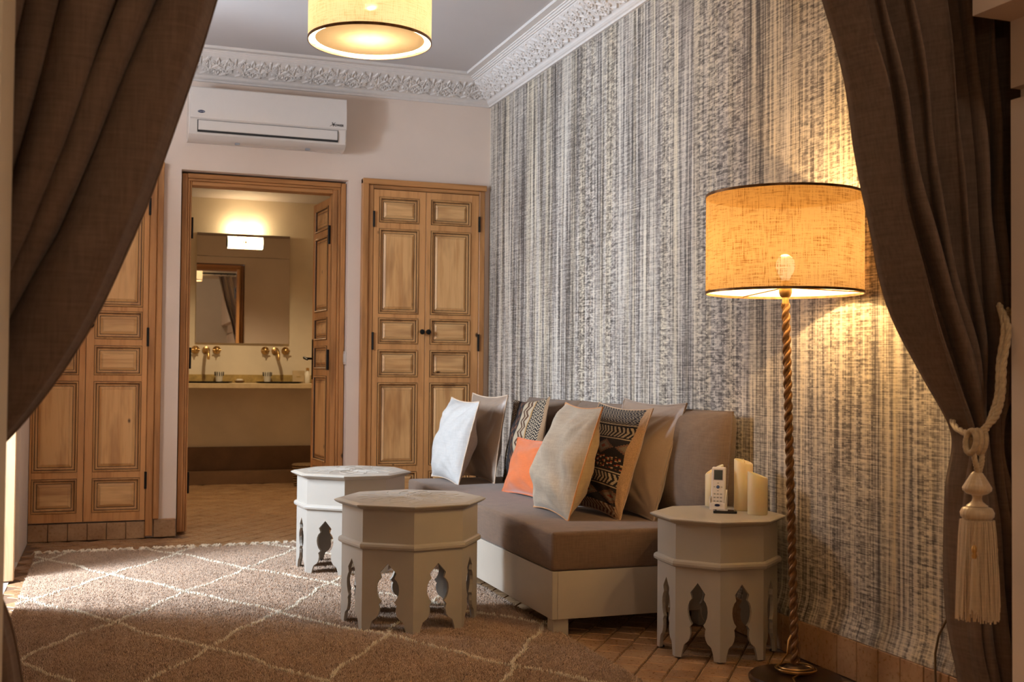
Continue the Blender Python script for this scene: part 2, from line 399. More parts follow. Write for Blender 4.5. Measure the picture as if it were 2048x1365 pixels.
def carve(parent, along, out, base, n):
    tv = out * bd.x + Vector((0, 0, bd.y)); nv_ = out * bd.y - Vector((0, 0, bd.x)); sx = tv.cross(nv_)
    for i in range(n):
        o = bpy.data.objects.new('carved_panel', am); COL.objects.link(o); o.parent = parent
        c = base + along * (AW * (i + .5)) + out * .0405 + Vector((0, 0, 2.7655))
        o.matrix_local = Matrix((( sx.x, tv.x, nv_.x, c.x), (sx.y, tv.y, nv_.y, c.y), (sx.z, tv.z, nv_.z, c.z), (0, 0, 0, 1)))
carve(tb, Vector((-1, 0, 0)), Vector((0, -1, 0)), Vector((XR - .02, YB, 0)), 13)
carve(tr, Vector((0, -1, 0)), Vector((-1, 0, 0)), Vector((XR, YB - .02, 0)), 23)
carve(tl, Vector((0, -1, 0)), Vector((1, 0, 0)), Vector((XL, YB - .02, 0)), 23)

# bathroom shell
sbox('wall_bathroom_back', [(-.4, 10.2, 0, 2.6, 10.4, 2.6)], M_bath, 'ochre polished plaster wall behind the mirror')
sbox('wall_bathroom_left', [(-.4, 7.24, 0, -.2, 10.2, 2.6)], M_bath)
sbox('wall_bathroom_right', [(2.35, 7.24, 0, 2.6, 10.2, 2.6)], M_bath)
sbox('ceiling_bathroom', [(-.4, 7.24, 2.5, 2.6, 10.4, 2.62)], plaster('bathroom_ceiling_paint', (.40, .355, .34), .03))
sbox('trim_4', [(-.2, 9.98, 0, 2.35, 10.2, .105), (-.2, 10.165, .105, 2.35, 10.2, .31)], M_darktile, 'dark brown polished plinth step under the washbasin counter')

dl = thing('added_spotlight', (1.0, 8.75, 2.48), 'added spotlight ring out of view in the bathroom ceiling', 'spotlight')  # unseen downlight, added to brighten the bathroom walls and floor
MB().lathe([(.028, 2.494), (.045, 2.494), (.045, 2.499), (.028, 2.4995)], (1.0, 8.75, 0), 24, False, False).build('trim_ring', M_brass, dl)
sp_ = bpy.data.lights.new('bathroom_fill_spot', 'SPOT'); sp_.energy = 95; sp_.color = (1.0, .76, .46); sp_.spot_size = 2.3; sp_.spot_blend = .6; sp_.shadow_soft_size = .04  # added fill light shining down, no known lamp behind it
so_ = bpy.data.objects.new('bathroom_fill_spot', sp_); COL.objects.link(so_); so_.location = (1.0, 8.75, 2.46)

# bedroom side (behind and around the camera): raised floor, walls, wooden edge
sbox('floor_bedroom', [(-2.1, -2.4, -.1, 2.0, 2.0, .285)], M_tile)
sbox('trim_5', [(-.9, 2.0, .255, 2.08, 2.06, .292)], M_palepine, 'wooden edge of the raised bedroom floor')
sbox('wall_bedroom_right', [(2.0, -2.4, -.1, 2.6, YO, 1.652), (2.03, -2.4, 1.652, 2.6, YO, 1.68), (2.0, -2.4, 1.68, 2.6, YO, 3.0), (1.888, -2.4, 1.84, 2.0, YO, 3.0)], M_white, 'white wall end beside the right curtain')
sbox('wall_front', [(-.9, 1.86, -.1, -.162, YO, 3.0), (-.162, 1.9, 2.46, 1.888, YO, 3.0)], M_bedroom, 'pale wall beside the left curtain')
sbox('wall_bedroom_left', [(-2.2, -2.4, 0, -2.0, 1.86, 3.0), (-2.2, 1.86, 0, -.75, 2.05, 3.0)], M_bedroom)
sbox('wall_bedroom_back', [(-2.2, -2.6, 0, 2.6, -2.4, 3.0)], M_bedroom)
sbox('ceiling_bedroom', [(-2.2, -2.6, 2.75, 2.6, 1.9, 3.05)], M_bedroom)
point_light('bedroom_ceiling_light', (1.40, .45, 2.70), 22, (1.0, .82, .64), .05)
point_light('bedside_light', (-1.2, -1.7, 1.5), 20, (1.0, .78, .56), .15)

# courtyard side of the left door
sbox('floor_courtyard', [(-3.0, 3.5, -.12, -.42, 7.2, .0)], plain('white_marble', (.72, .70, .66), .35, var=.06, scale=5))
sbox('wall_courtyard', [(-1.9, 5.85, 0, -.75, 6.29, 3.0), (-1.9, 3.6, 0, -.75, 4.6, 3.0)], M_white)

# ------------------------------------------------------------------ terracotta floor tiles, laid diagonally
def floor_tiles():
    a = math.radians(51.8); e1 = np.array([math.cos(a), math.sin(a)]); e2 = np.array([-math.sin(a), math.cos(a)]); P = .101
    cand = []
    for i in range(-30, 110):
        for j in range(-80, 80):
            c = e1 * ((i + .5 * (j % 2)) * P) + e2 * (j * P) + np.array([.75, 2.0])
            x, y = c
            if 2.06 < y < 6.95 and XL + .03 < x < XR - .05: cand.append(c)
            elif 6.95 <= y <= 7.26 and .42 < x < 1.36: cand.append(c)
            elif 7.26 < y < 10.0 and -.2 < x < 2.3: cand.append(c)
    cand = np.array(cand)
    x, y = cand[:, 0], cand[:, 1]
    # how well each one shows: near, outside the rug and not below the sofa
    depth = x * .3366 + y * .9413
    pen = depth.copy()
    pen[(x > -.33) & (x < 1.58) & (y < 6.40)] += 20
    pen[(x > 1.68) & (y > 4.05) & (y < 6.1)] += 15
    px = (x * .9415 - y * .3369) / depth
    pen[(np.abs(px) > .46)] += 30
    pen[(depth < 3.3)] += 20
    order = np.argsort(pen)
    h = .0480; c_ = .003
    tb_ = MB().box(-h, -h, -.012, h, h, 0, c_)
    me = bpy.data.meshes.new('tile'); me.from_pydata(tb_.v, [], tb_.f); me.materials.append(M_tile); fix_normals(me)
    V0 = np.array(tb_.v); F0 = tb_.f
    vs, fs = [], []
    for r, k in enumerate(order):
        c = cand[k]; z = random.uniform(-.0012, .0008); ang = a + random.uniform(-.012, .012)
        t1, t2 = random.uniform(-.008, .008), random.uniform(-.008, .008)
        if r < 300:
            o = bpy.data.objects.new('tile', me); COL.objects.link(o); o.parent = floor
            o.location = (c[0], c[1], z); o.rotation_euler = (t1, t2, ang)
        else:
            R = np.array([[math.cos(ang), -math.sin(ang), 0], [math.sin(ang), math.cos(ang), 0], [0, 0, 1]])
            v = V0 @ R.T + np.array([c[0], c[1], z]); v[:, 2] += t1 * V0[:, 1] - t2 * V0[:, 0]
            b = len(vs); vs += v.tolist(); fs += [tuple(i + b for i in f) for f in F0]
    m2 = bpy.data.meshes.new('tile_field'); m2.from_pydata(vs, [], fs); m2.materials.append(M_tile); fix_normals(m2)
    o = link('tile_field', m2, floor); o['kind'] = 'stuff'
floor_tiles()

# ------------------------------------------------------------------ panelled pine doors and cupboards
PZ = [(1.933, 2.092), (1.355, 1.892), (1.165, 1.326), (.955, 1.125), (.395, .917), (.160, .355)]
def rect_rings(m, u0, u1, v0, v1, prof, fill=False):
    R = [[(u0 + i, v0 + i, w), (u1 - i, v0 + i, w), (u1 - i, v1 - i, w), (u0 + i, v1 - i, w)] for i, w in prof]
    m.rings(R, False, fill)
def dark_rings(o, segs):          # the wax-filled grooves of a moulding
    o.data.materials.append(M_wax_line)
    for k in segs:
        for i in range(4): o.data.polygons[k * 4 + i].material_index = 1
def door_leaf(parent, M, u0, u1, v0, v1, p0, p1, zs, knob=None, hinges=(), name='door', hside=0):
    """panelled leaf: stiles and rails are the leaf, each panel and moulding a piece of its own"""
    T = .032
    m = MB(M)
    m.box(u0, v0, -T, p0 - .0014, v1, 0, .0015); m.box(p1 + .0014, v0, -T, u1, v1, 0, .0015)
    zz = sorted(zs); prev = v0
    for a, b in zz: m.box(p0 - .0012, prev, -T, p1 + .0012, a - .0014, -.0004, .0012); prev = b + .0014
    m.box(p0 - .0012, prev, -T, p1 + .0012, v1, -.0004, .0012)
    d = m.build(name, M_woodv, parent)
    for a, b in zz:
        mm = MB(M)
        rect_rings(mm, p0, p1, a, b, [(-.0016, -.004), (0, -.004), (.0008, .004), (.007, .006), (.011, .001), (.0115, -.007), (.0145, -.0075), (.020, -.009), (.0225, -.011)])
        mo = mm.build('moulding', M_mould, d, 40); dark_rings(mo, (0, 1, 4, 5))
        pp = MB(M)
        rect_rings(pp, p0, p1, a, b, [(.014, -.020), (.020, -.0105), (.0255, -.0105), (.026, -.0125), (.0285, -.0125), (.029, -.0105), (.043, -.002), (.0435, -.0032), (.0450, -.0032), (.0455, -.002)], True)
        po = pp.build('panel', M_panelv if b - a > .3 else M_panelh, d, 25); dark_rings(po, (2, 3, 4, 8))
    if knob:
        k = MB(); c = Vector(M(knob[0], knob[1], 0)); ax = (Vector(M(0, 0, 1)) - Vector(M(0, 0, 0)))
        k.lathe([(.006, 0), (.006, .012), (.014, .016), (.017, .024), (.014, .031), (.006, .034)], c, 14, axis=ax); k.build('knob', M_black, d, 40)
    for hu, hv, hl in hinges:
        hm = MB(M); hm.box(hu - .006, hv - hl / 2, -.01, hu + .006, hv + hl / 2, .008, .002)
        a, b = Vector(M(hu, hv - hl / 2, .008)), Vector(M(hu, hv + hl / 2, .008)); hm.M = None
        hm.tube([a, b], .007, 8); hm.build('hinge', M_black, d)
    return d

def Mb(y): return lambda u, v, w: (u, y - w, v)
# right cupboard
cr = thing('cupboard', (1.88, 6.975, 0), 'tall panelled pine cupboard built into the wall beside the wallpapered corner', 'cupboard', 'built-in pine cupboards')
M = Mb(6.955)
f = MB(M); f.box(1.480, 0, -.035, 1.520, 2.200, .016, .004); f.build('casing', M_frame, cr)
f = MB(M); f.box(1.480, 2.168, -.035, 2.300, 2.204, .0175, .004); f.build('casing', M_framex, cr)
f = MB(M); f.box(1.5205, .02, -.035, 1.5525, 2.166, .004, .003); f.build('jamb', M_frame, cr)
f = MB(M); f.box(2.2535, .02, -.035, 2.292, 2.166, .004, .003); f.build('jamb', M_frame, cr)
f = MB(M); f.box(1.5535, 2.143, -.035, 2.2525, 2.166, .004, .003); f.build('jamb', M_framex, cr)
MB(M).box(1.5535, 0, -.034, 2.2525, .105, -.006, .002).build('plinth', M_frame, cr)
door_leaf(cr, M, 1.555, 1.8935, .112, 2.139, 1.592, 1.849, PZ, (1.872, 1.243), [(1.5545, 1.95, .10), (1.5545, 1.18, .11), (1.5545, .34, .10)])
door_leaf(cr, M, 1.8965, 2.251, .112, 2.139, 1.930, 2.196, PZ, (1.914, 1.243), [(2.2525, 1.95, .10), (2.2525, 1.18, .11), (2.2525, .34, .10)])
# left cupboard
cl = thing('cupboard', (-.10, 6.975, 0), 'tall panelled pine cupboard half hidden behind the left curtain', 'cupboard', 'built-in pine cupboards')
f = MB(M); f.box(.256, .112, -.035, .290, 2.215, .016, .004); f.build('casing', M_frame, cl)
f = MB(M); f.box(-.418, 2.180, -.035, .291, 2.218, .0175, .004); f.build('casing', M_framex, cl)
f = MB(M); f.box(.2135, .012, -.030, .255, 2.178, .006, .004); f.build('jamb', M_frame, cl)
f = MB(M); f.box(-.418, 2.143, -.035, .2125, 2.178, .004, .003); f.build('jamb', M_framex, cl)
door_leaf(cl, M, -.418, -.1285, .107, 2.139, -.404, -.164, PZ, (-.143, 1.243))
door_leaf(cl, M, -.1255, .2115, .107, 2.139, -.080, .180, PZ, (-.101, 1.243), [(.2125, 1.95, .10), (.2125, 1.18, .11), (.2125, .34, .10)])

# bathroom door: frame set back in the plaster reveal, two narrow leaves swung inwards
d1 = bpy.data.objects.new('door_1', None); COL.objects.link(d1); d1.location = (.9, 7.1, 0); ORG['door_1'] = (.9, 7.1, 0); struct(d1, 'pine double door of the bathroom, both leaves swung inwards')
for b, mt in (((.398, 7.05, .015, .430, 7.18, 2.178), M_frame), ((.4305, 7.062, .015, .444, 7.18, 2.165), M_frame), ((.4445, 7.075, .015, .456, 7.18, 2.150), M_frame),
              ((1.366, 7.05, .015, 1.396, 7.18, 2.178), M_frame), ((1.350, 7.062, .015, 1.3655, 7.18, 2.165), M_frame), ((1.318, 7.075, .015, 1.3495, 7.18, 2.150), M_frame)):
    MB().box(*b, .003).build('jamb', mt, d1)
for b in ((.4305, 7.048, 2.152, 1.3655, 7.18, 2.180), (.4305, 7.060, 2.137, 1.3655, 7.18, 2.1515), (.4565, 7.073, 2.112, 1.3175, 7.18, 2.1365)):
    MB().box(*b, .003).build('head', M_framex, d1)
th = math.radians(4.5)
hx, hy = 1.316, 7.150
ML = lambda u, v, w: (hx - math.sin(th) * u - math.cos(th) * w, hy + math.cos(th) * u - math.sin(th) * w, v)
PZ2 = [(1.905, 2.055), (1.375, 1.865), (1.190, 1.335), (1.0, 1.150), (.40, .955), (.16, .36)]
leaf = door_leaf(d1, ML, 0, .43, .02, 2.100, .045, .372, PZ2, None, [(.002, 1.86, .12), (.002, 1.06, .13), (.002, .3, .12)], name='door_leaf')
hm = MB(ML); hm.box(.398, .93, 0, .414, 1.20, .006, .003); hm.build('latch_plate', M_black, leaf)
hm = MB(); hm.tube([ML(.405, 1.07, 0), ML(.405, 1.07, .045), ML(.40, 1.075, .06), ML(.36, 1.07, .062), ML(.31, 1.062, .060)], [.007, .008, .009, .008, .006], 8); hm.build('handle', M_black, leaf, 60)
hx2 = .458
ML2 = lambda u, v, w: (hx2 + math.sin(-.06) * u + w, hy + u, v)
door_leaf(d1, ML2, 0, .43, .02, 2.100, .045, .372, PZ2, None, [(.002, 1.86, .13), (.002, 1.06, .13), (.002, .3, .13)], name='door_leaf')

# courtyard door leaf standing open at the left
d2 = bpy.data.objects.new('door_2', None); COL.objects.link(d2); d2.location = (-.75, 5.72, 0); ORG['door_2'] = (-.75, 5.72, 0); struct(d2, 'pale pine courtyard door leaf standing open at the left')
MB().box(-.485, 5.700, .006, -.398, 5.740, 2.15, .004).build('stile', M_palepine, d2)
MB().box(-1.06, 5.700, .006, -.975, 5.740, 2.15, .004).build('stile', M_palepine, d2)
for z0, z1 in ((.006, .2), (.95, 1.05), (2.05, 2.15)): MB().box(-.974, 5.702, z0, -.486, 5.738, z1, .003).build('rail', M_palepine, d2)
for z0, z1 in ((.2, .95), (1.05, 2.05)): MB().box(-.974, 5.713, z0, -.486, 5.727, z1, .002).build('panel', M_palepine, d2)

# light switch on the reveal of the bathroom door
sw = thing('light_switch', (1.398, 7.02, 1.07), 'small white light switch beside the bathroom door', 'switch')
MB().box(1.390, 6.996, 1.03, 1.3995, 7.044, 1.115, .002).build('plate', M_acw, sw)
MB().box(1.386, 7.006, 1.045, 1.3905, 7.034, 1.10, .0015).build('rocker', M_acw, sw)

# ------------------------------------------------------------------ air conditioner
def text_mesh(name, body, size, mat, parent, mtx, ext=.0006, shear=0.0, bold=0.0):
    c = bpy.data.curves.new(name, 'FONT'); c.body = body; c.size = size; c.extrude = ext; c.shear = shear; c.offset = bold; c.align_x = 'LEFT'; c.resolution_u = 3
    o = bpy.data.objects.new(name + '_tmp', c); COL.objects.link(o)
    dg = bpy.context.evaluated_depsgraph_get(); me = bpy.data.meshes.new_from_object(o.evaluated_get(dg)); bpy.data.objects.remove(o)
    me.name = name; me.materials.clear(); me.materials.append(mat)
    t = bpy.data.objects.new(name, me); COL.objects.link(t); t.parent = parent
    off = Vector(ORG[parent.name]); m = mtx.copy(); m.translation = m.translation - off; t.matrix_local = m
    return t
ac = thing('air_conditioner', (.88, 6.99, 2.35), 'white wall-mounted split air conditioner above the bathroom door', 'air conditioner')
ax0, ax1 = .415, 1.345
bp = [(6.99, 2.352), (6.90, 2.343), (6.845, 2.352), (6.815, 2.375), (6.808, 2.398), (6.806, 2.452), (6.806, 2.640), (6.82, 2.648), (6.99, 2.648)]
MB().rings([[(x, y + (0.004 if e else 0), z) for y, z in bp] for x, e in ((ax0, 1), (ax0 + .006, 0), (ax1 - .006, 0), (ax1, 1))]).build('casing', M_acw, ac, 30)
fp = [(6.804, 2.468), (6.796, 2.462), (6.788, 2.468), (6.7865, 2.520), (6.7905, 2.575), (6.797, 2.646), (6.803, 2.652), (6.815, 2.654), (6.815, 2.468)]
MB().rings([[(x, y, z) for y, z in fp] for x in (ax0 + .006, ax1 - .003)]).build('front_panel', M_acw, ac, 30)
MB().box(ax0 + .048, 6.803, 2.386, ax1 - .052, 6.808, 2.458).build('air_slot', M_acd, ac)
lv = [(6.802, 2.398), (6.7975, 2.400), (6.7965, 2.425), (6.799, 2.455), (6.803, 2.456)]
MB().rings([[(x, y, z) for y, z in lv] for x in (ax0 + .053, ax1 - .057)]).build('louvre', M_acw, ac, 30)
for cx in (.70, 1.12): MB().box(cx - .014, 6.862, 2.336, cx + .014, 6.885, 2.348, .002).build('clip', M_grey, ac)
bg = MB(); bg.rings([[(.484 + .021 * math.cos(2 * PI * i / 24), yy, 2.503 + .0085 * math.sin(2 * PI * i / 24)) for i in range(24)] for yy in (6.790, 6.7848)]); bdg = bg.build('badge', M_navy, ac)
FM = lambda x, y, z: Matrix(((1, 0, 0, x), (0, 0, -1, y), (0, 1, 0, z), (0, 0, 0, 1)))
text_mesh('lettering', 'Carrier', .0125, M_pale, bdg, FM(.4665, 6.7845, 2.4995), .0002)
text_mesh('lettering', 'X', .036, M_ink, ac, FM(1.238, 6.7868, 2.478), .0005, .5)
text_mesh('lettering', 'POWER', .0185, M_ink, ac, FM(1.257, 6.7868, 2.4805), .0005, .25, .0006)

# ------------------------------------------------------------------ pendant lamp
PC = Vector((.894, 4.10, 0)); PR = .228; ZP = 2.222
pl = thing('pendant_lamp', (PC.x, PC.y, ZP), 'round drum pendant lamp with cream linen shade hanging from the ceiling', 'lamp')
def cyl_wall(r, z0, z1, c, n=96): 
    m = MB(); m.rings([[(c.x + r * math.cos(2 * PI * i / n), c.y + r * math.sin(2 * PI * i / n), z) for i in range(n)] for z in (z0, z1)], False, False); return m
cyl_wall(PR, ZP + .002, ZP + .25, PC).build('shade', M_pshade, pl, 60)
for z in (ZP, ZP + .25): MB().lathe([(PR + .0015, z - .005), (PR + .0015, z + .005), (PR - .002, z + .005), (PR - .002, z - .005), (PR + .0015, z - .005)], PC, 96, False, False).build('rim', M_bronze, pl, 40)
MB().lathe([(.202, ZP + .006), (.10, ZP + .006), (.002, ZP + .006)], PC, 64, False, True).build('diffuser', M_pdisc, pl)
for i in range(3):
    a = math.radians(-95 + 120 * i)
    MB().tube([(PC.x + .200 * math.cos(a), PC.y + .200 * math.sin(a), ZP + .006), (PC.x + .227 * math.cos(a), PC.y + .227 * math.sin(a), ZP + .003)], .0012, 6).build('spoke', M_black, pl)
MB().tube([(PC.x, PC.y, ZP + .24), (PC.x, PC.y, 2.885)], .005, 8).build('stem', M_brass, pl)
MB().lathe([(.05, 2.862), (.05, 2.885), (.02, 2.888)], PC, 24).build('ceiling_rose', M_brass, pl)
MB().lathe([(.004, ZP + .12), (.022, ZP + .125), (.030, ZP + .15), (.026, ZP + .18), (.014, ZP + .21), (.013, ZP + .24)], PC, 16).build('bulb', M_bulb, pl, 60)
point_light('pendant_light', (PC.x, PC.y, ZP + .095), 52, (1.0, .74, .46), .025)

# ------------------------------------------------------------------ floor lamp
LB = Vector((2.112, 3.150, 0)); LT = Vector((2.046, 3.128, 1.575)); LR = .250
def lax(z): return LB.lerp(LT, z / 1.575)
fl = thing('floor_lamp', tuple(LB), 'tall floor lamp with burlap drum shade and twisted bronze pole by the wallpaper', 'lamp')
sc = lax(1.42)
cyl_wall(LR, 1.260, 1.574, sc, 128).build('lamp_shade', M_burlap, fl, 60)
for z in (1.260, 1.574):
    MB().lathe([(LR + .0018, z - .004), (LR + .0018, z + .004), (LR - .002, z + .004), (LR - .002, z - .004), (LR + .0018, z - .004)], (sc.x, sc.y, 0), 96, False, False).build('shade_rim', M_bronze, fl, 40)
for i in range(3):
    a = math.radians(-150 + 120 * i); p = lax(1.275)
    MB().tube([(p.x, p.y, 1.278), (sc.x + .248 * math.cos(a), sc.y + .248 * math.sin(a), 1.262)], .002, 6).build('spoke', M_bronze, fl)
# twisted pole: four-lobed section turning as it rises
N = 330; n = 20; R = []
for i in range(N):
    z = .045 + (1.235 - .045) * i / (N - 1); c = lax(z); tw = z * 2 * PI / .155
    rr = .0100
    R.append([(c.x + rr * (1 + .20 * abs(math.cos(1.0 * (a - tw))) ** .6 - .10) * math.cos(a), c.y + rr * (1 + .20 * abs(math.cos(1.0 * (a - tw))) ** .6 - .10) * math.sin(a), z) for a in [2 * PI * k / n for k in range(n)]])
MB().rings(R).build('pole', M_bronze, fl, 50)
# spiral fillets that read as the rope twist
for ph in (0, PI):
    P = []
    for i in range(420):
        z = .06 + 1.165 * i / 419; c = lax(z); a = z * 2 * PI / .072 + ph
        P.append((c.x + .0070 * math.cos(a), c.y + .0070 * math.sin(a), z))
    MB().tube(P, .0080, 8).build('twist', M_bronze, fl, 60)
p = lax(1.25)
MB().lathe([(.011, 1.225), (.011, 1.245), (.017, 1.250), (.021, 1.262), (.021, 1.285), (.014, 1.29), (.014, 1.30)], (p.x, p.y, 0), 20).build('socket', M_brass, fl, 40)
MB().lathe([(.012, 1.300), (.017, 1.312), (.026, 1.328), (.0305, 1.346), (.029, 1.362), (.022, 1.376), (.010, 1.384), (.002, 1.386)], (p.x, p.y, 0), 18).build('bulb', M_bulb, fl, 60)
MB().lathe([(.146, 0), (.149, .006), (.149, .016), (.143, .022), (.060, .030), (.045, .032)], (LB.x, LB.y, 0), 48).build('base_plate', M_basem, fl, 35)
MB().lathe([(.045, .030), (.047, .040), (.036, .046), (.030, .054), (.019, .058)], (LB.x, LB.y, 0), 32).build('collar', M_basem, fl, 35)
P = []
for i in range(140):
    t = i / 139; a = 2 * PI * 2.6 * t + 2.4; r = .052 + .014 * t
    P.append((LB.x + r * math.cos(a), LB.y + r * math.sin(a), .040 + .004 * math.sin(9 * t) + .008 * (1 - t)))
P = [tuple(lax(.155) + Vector((-.018, -.010, 0))), tuple(lax(.14) + Vector((-.032, -.016, 0))), tuple(lax(.10) + Vector((-.040, -.02, 0))), tuple(lax(.06) + Vector((-.048, .01, 0)))] + P
P += [(LB.x - .06, LB.y - .075, .036), (LB.x - .075, LB.y - .12, .025), (LB.x - .085, LB.y - .16, .004), (LB.x - .06, LB.y - .26, .004), (LB.x + .02, LB.y - .36, .004)]
MB().tube(P, .003, 6).build('cable', M_brass, fl, 60)
point_light('floor_lamp_light', (p.x, p.y, 1.400), 24, (1.0, .64, .28), .012)
# loose cable hanging down the wallpaper
cb = MB().tube([(2.318, 2.66, .34), (2.312, 2.678, .29), (2.304, 2.705, .235), (2.297, 2.712, .18), (2.292, 2.705, .12), (2.292, 2.70, .05), (2.285, 2.69, .006), (2.25, 2.66, .005)], .0035, 8).build('wall_cable', M_cable, None, 60)
tag(cb, 'thin brown cable hanging down the wallpaper near the right curtain', 'cable')

# ------------------------------------------------------------------ octagonal Moroccan tables
OPEN = [(.075, 0), (.071, .026), (.063, .049), (.056, .055), (.046, .061), (.037, .074), (.033, .090), (.034, .104), (.037, .112), (.026, .124),
        (.036, .135), (.043, .151), (.046, .170), (.044, .187), (.037, .202), (.027, .212), (.034, .232), (.017, .250), (0, .268)]
def oct_table(c, R, Rt, a0, z0, label, carved=True):
    H = .470; sw_ = R / .268
    t = thing('side_table', (c[0], c[1], z0), label, 'table', 'octagonal Moroccan side tables')
    ap = R * math.cos(PI / 8); hw = R * math.sin(PI / 8)
    for k in range(8):
        am_ = a0 + (k + .5) * PI / 4; nx, ny = math.cos(am_), math.sin(am_)
        Mf = lambda u, v, w, nx=nx, ny=ny: (c[0] + nx * (ap - w) - ny * u, c[1] + ny * (ap - w) + nx * u, z0 + v)
        op = [(x * sw_, z) for x, z in OPEN]
        loop = [(-hw, .004)] + [(-x, max(z, .004)) for x, z in op] + [(x, max(z, .004)) for x, z in op[-2::-1]] + [(hw, .004), (hw, H), (-hw, H)]
        th_ = .013; kk = (ap - th_) / ap
        m = MB(Mf); n_ = len(loop)
        m.add([(u, v, 0) for u, v in loop] + [(u * (kk if abs(u) > hw - 1e-6 else 1), v, th_) for u, v in loop],
              [tuple(range(n_)), tuple(range(2 * n_ - 1, n_ - 1, -1))] + [(i, (i + 1) % n_, n_ + (i + 1) % n_, n_ + i) for i in range(n_)])
        m.build('side_panel', M_tablew, t)
    def octr(r, z): return [(c[0] + r * math.cos(a0 + i * PI / 4), c[1] + r * math.sin(a0 + i * PI / 4), z0 + z) for i in range(8)]
    e = R - .268
    MB().rings([octr(R + d, z) for d, z in ((-.004, .318), (.006, .318), (.013, .322), (.015, .330), (.013, .338), (.006, .343), (-.004, .343))], False, False).build('moulding', M_tablew, t)
    MB().rings([octr(Rt - d, z) for d, z in ((.05, .466), (.024, .468), (.020, .470), (.008, .476), (0, .482), (0, .486), (.018, .492))], True, True).build('table_top', M_tablew, t)
    if carved:      # shallow carved rosette lattice on the top
        m = MB(); zz = z0 + .4921
        def bar(p, q, wd=.0022, hh=.0013):
            p = Vector(p); q = Vector(q); d = (q - p).normalized(); s_ = Vector((-d.y, d.x)) * wd
            b = [(p - s_), (q - s_), (q + s_), (p + s_)]
            m.add([(c[0] + x, c[1] + y, zz) for x, y in b] + [(c[0] + x, c[1] + y, zz + hh) for x, y in [(p - s_ * .4), (q - s_ * .4), (q + s_ * .4), (p + s_ * .4)]], [(4, 5, 6, 7), (0, 1, 5, 4), (1, 2, 6, 5), (2, 3, 7, 6), (3, 0, 4, 7)])
        nn = 16
        for ring, (r0, r1) in enumerate(((.03, .07), (.07, .115), (.115, .165), (.165, .215))):
            s_ = Rt / .30
            for i in range(nn):
                a1 = a0 + (i + .5 * (ring % 2)) * 2 * PI / nn; a2 = a1 + PI / nn; a3 = a1 - PI / nn
                for a in (a2, a3): bar((r0 * s_ * math.cos(a1), r0 * s_ * math.sin(a1)), (r1 * s_ * math.cos(a), r1 * s_ * math.sin(a)))
        m.build('carving', M_tablew, t)
    for k in range(8):
        a = a0 + k * PI / 4; MB().lathe([(.011, 0), (.011, .006)], (c[0] + (R - .016) * math.cos(a), c[1] + (R - .016) * math.sin(a), z0), 10).build('foot_pad', M_acd, t)
    return t
oct_table((1.137, 4.36), .268, .300, -1.771, .004, 'large white octagonal table on the rug, in front and nearest the camera')
oct_table((1.150, 5.59), .268, .300, -1.884, .004, 'large white octagonal table lit by daylight, further back near the bathroom door')
oct_table((2.087, 3.608), .214, .243, -2.042, .001, 'smaller white octagonal table with candles beside the floor lamp', False)

# candles and remote on the small table
TZ = .4932
def candle(c, r, h, sl, az, label, flame=False):
    o = thing('candle', (c[0], c[1], TZ), label, 'candle', 'ivory pillar candles on the small table')
    n = 40
    def ring(rr, dz, d): return [(c[0] + rr * math.cos(2 * PI * i / n), c[1] + rr * math.sin(2 * PI * i / n), TZ + h + dz + sl * math.cos(2 * PI * i / n - az) * rr / r) for i in range(n)]
    m = MB(); m.rings([[(c[0] + q * math.cos(2 * PI * i / n), c[1] + q * math.sin(2 * PI * i / n), TZ + z) for i in range(n)] for q, z in ((r - .002, 0), (r, .003))] + [ring(r, -.003, 0), ring(r - .002, 0, 0), ring(r - .006, -.001, 0), ring(r - .010, -.008, 0), ring(r * .3, -.014, 0)], True, True)
    m.build('wax', M_wax, o, 40)
    zf = TZ + h - .016
    MB().lathe([(.0015, 0), (.005, .006), (.0055, .010), (.003, .018), (.0005, .026)] if flame else [(.0012, 0), (.0012, .009)], (c[0], c[1], zf), 10).build('flame_tip' if flame else 'wick', M_wax if flame else M_black, o, 60)
candle((2.172, 3.778), .0345, .140, .020, -.35, 'ivory pillar candle with slanted top standing behind the white remote')
candle((2.215, 3.640), .0345, .180, .010, 2.2, 'tallest ivory pillar candle at the wallpaper side of the table', True)
candle((2.199, 3.518), .0355, .142, .012, 2.6, 'short ivory pillar candle standing in front of the tallest one')
# remote control standing in its holder
rc = Vector((2.123, 3.665, TZ)); fx = Vector((.90, -.436, 0)).normalized(); fn = Vector((-.436, -.90, 0)).normalized()
fn = (Vector((0, 0, 0)) - Vector((rc.x, rc.y, 0))).normalized(); fn = (fn + Vector((-.25, .06, 0))).normalized(); fx = Vector((-fn.y, fn.x, 0))
lean = .10
def MR(u, v, w):
    p = rc + fx * u + Vector((0, 0, 1)) * (v * math.cos(lean)) - fn * (v * math.sin(lean)) + fn * w
    return tuple(p)
ro = thing('remote_control', tuple(rc), 'white air conditioner remote standing in its holder on the small table', 'remote control')
MB(MR).box(-.025, .008, -.010, .025, .158, .010, .003).build('body', M_remote, ro)
MB(MR).box(-.016, .112, .009, .016, .148, .0108, .0006).build('screen', M_screen, ro)
MB(MR).box(-.019, .109, .0088, .019, .151, .0102).build('screen_frame', plain('lilac_frame', (.55, .5, .56), .4), ro)
for u, v, s_ in ((0, .086, .0062),): MB(MR).rings([[(u + s_ * math.cos(2 * PI * i / 14), v + s_ * math.sin(2 * PI * i / 14), w_) for i in range(14)] for w_ in (.0095, .012)]).build('button', M_blue, ro)
for u, v in ((-.013, .086), (.013, .086), (0, .1), (0, .072)): MB(MR).box(u - .0032, v - .0014, .0095, u + .0032, v + .0014, .0110).build('button', M_grey, ro)
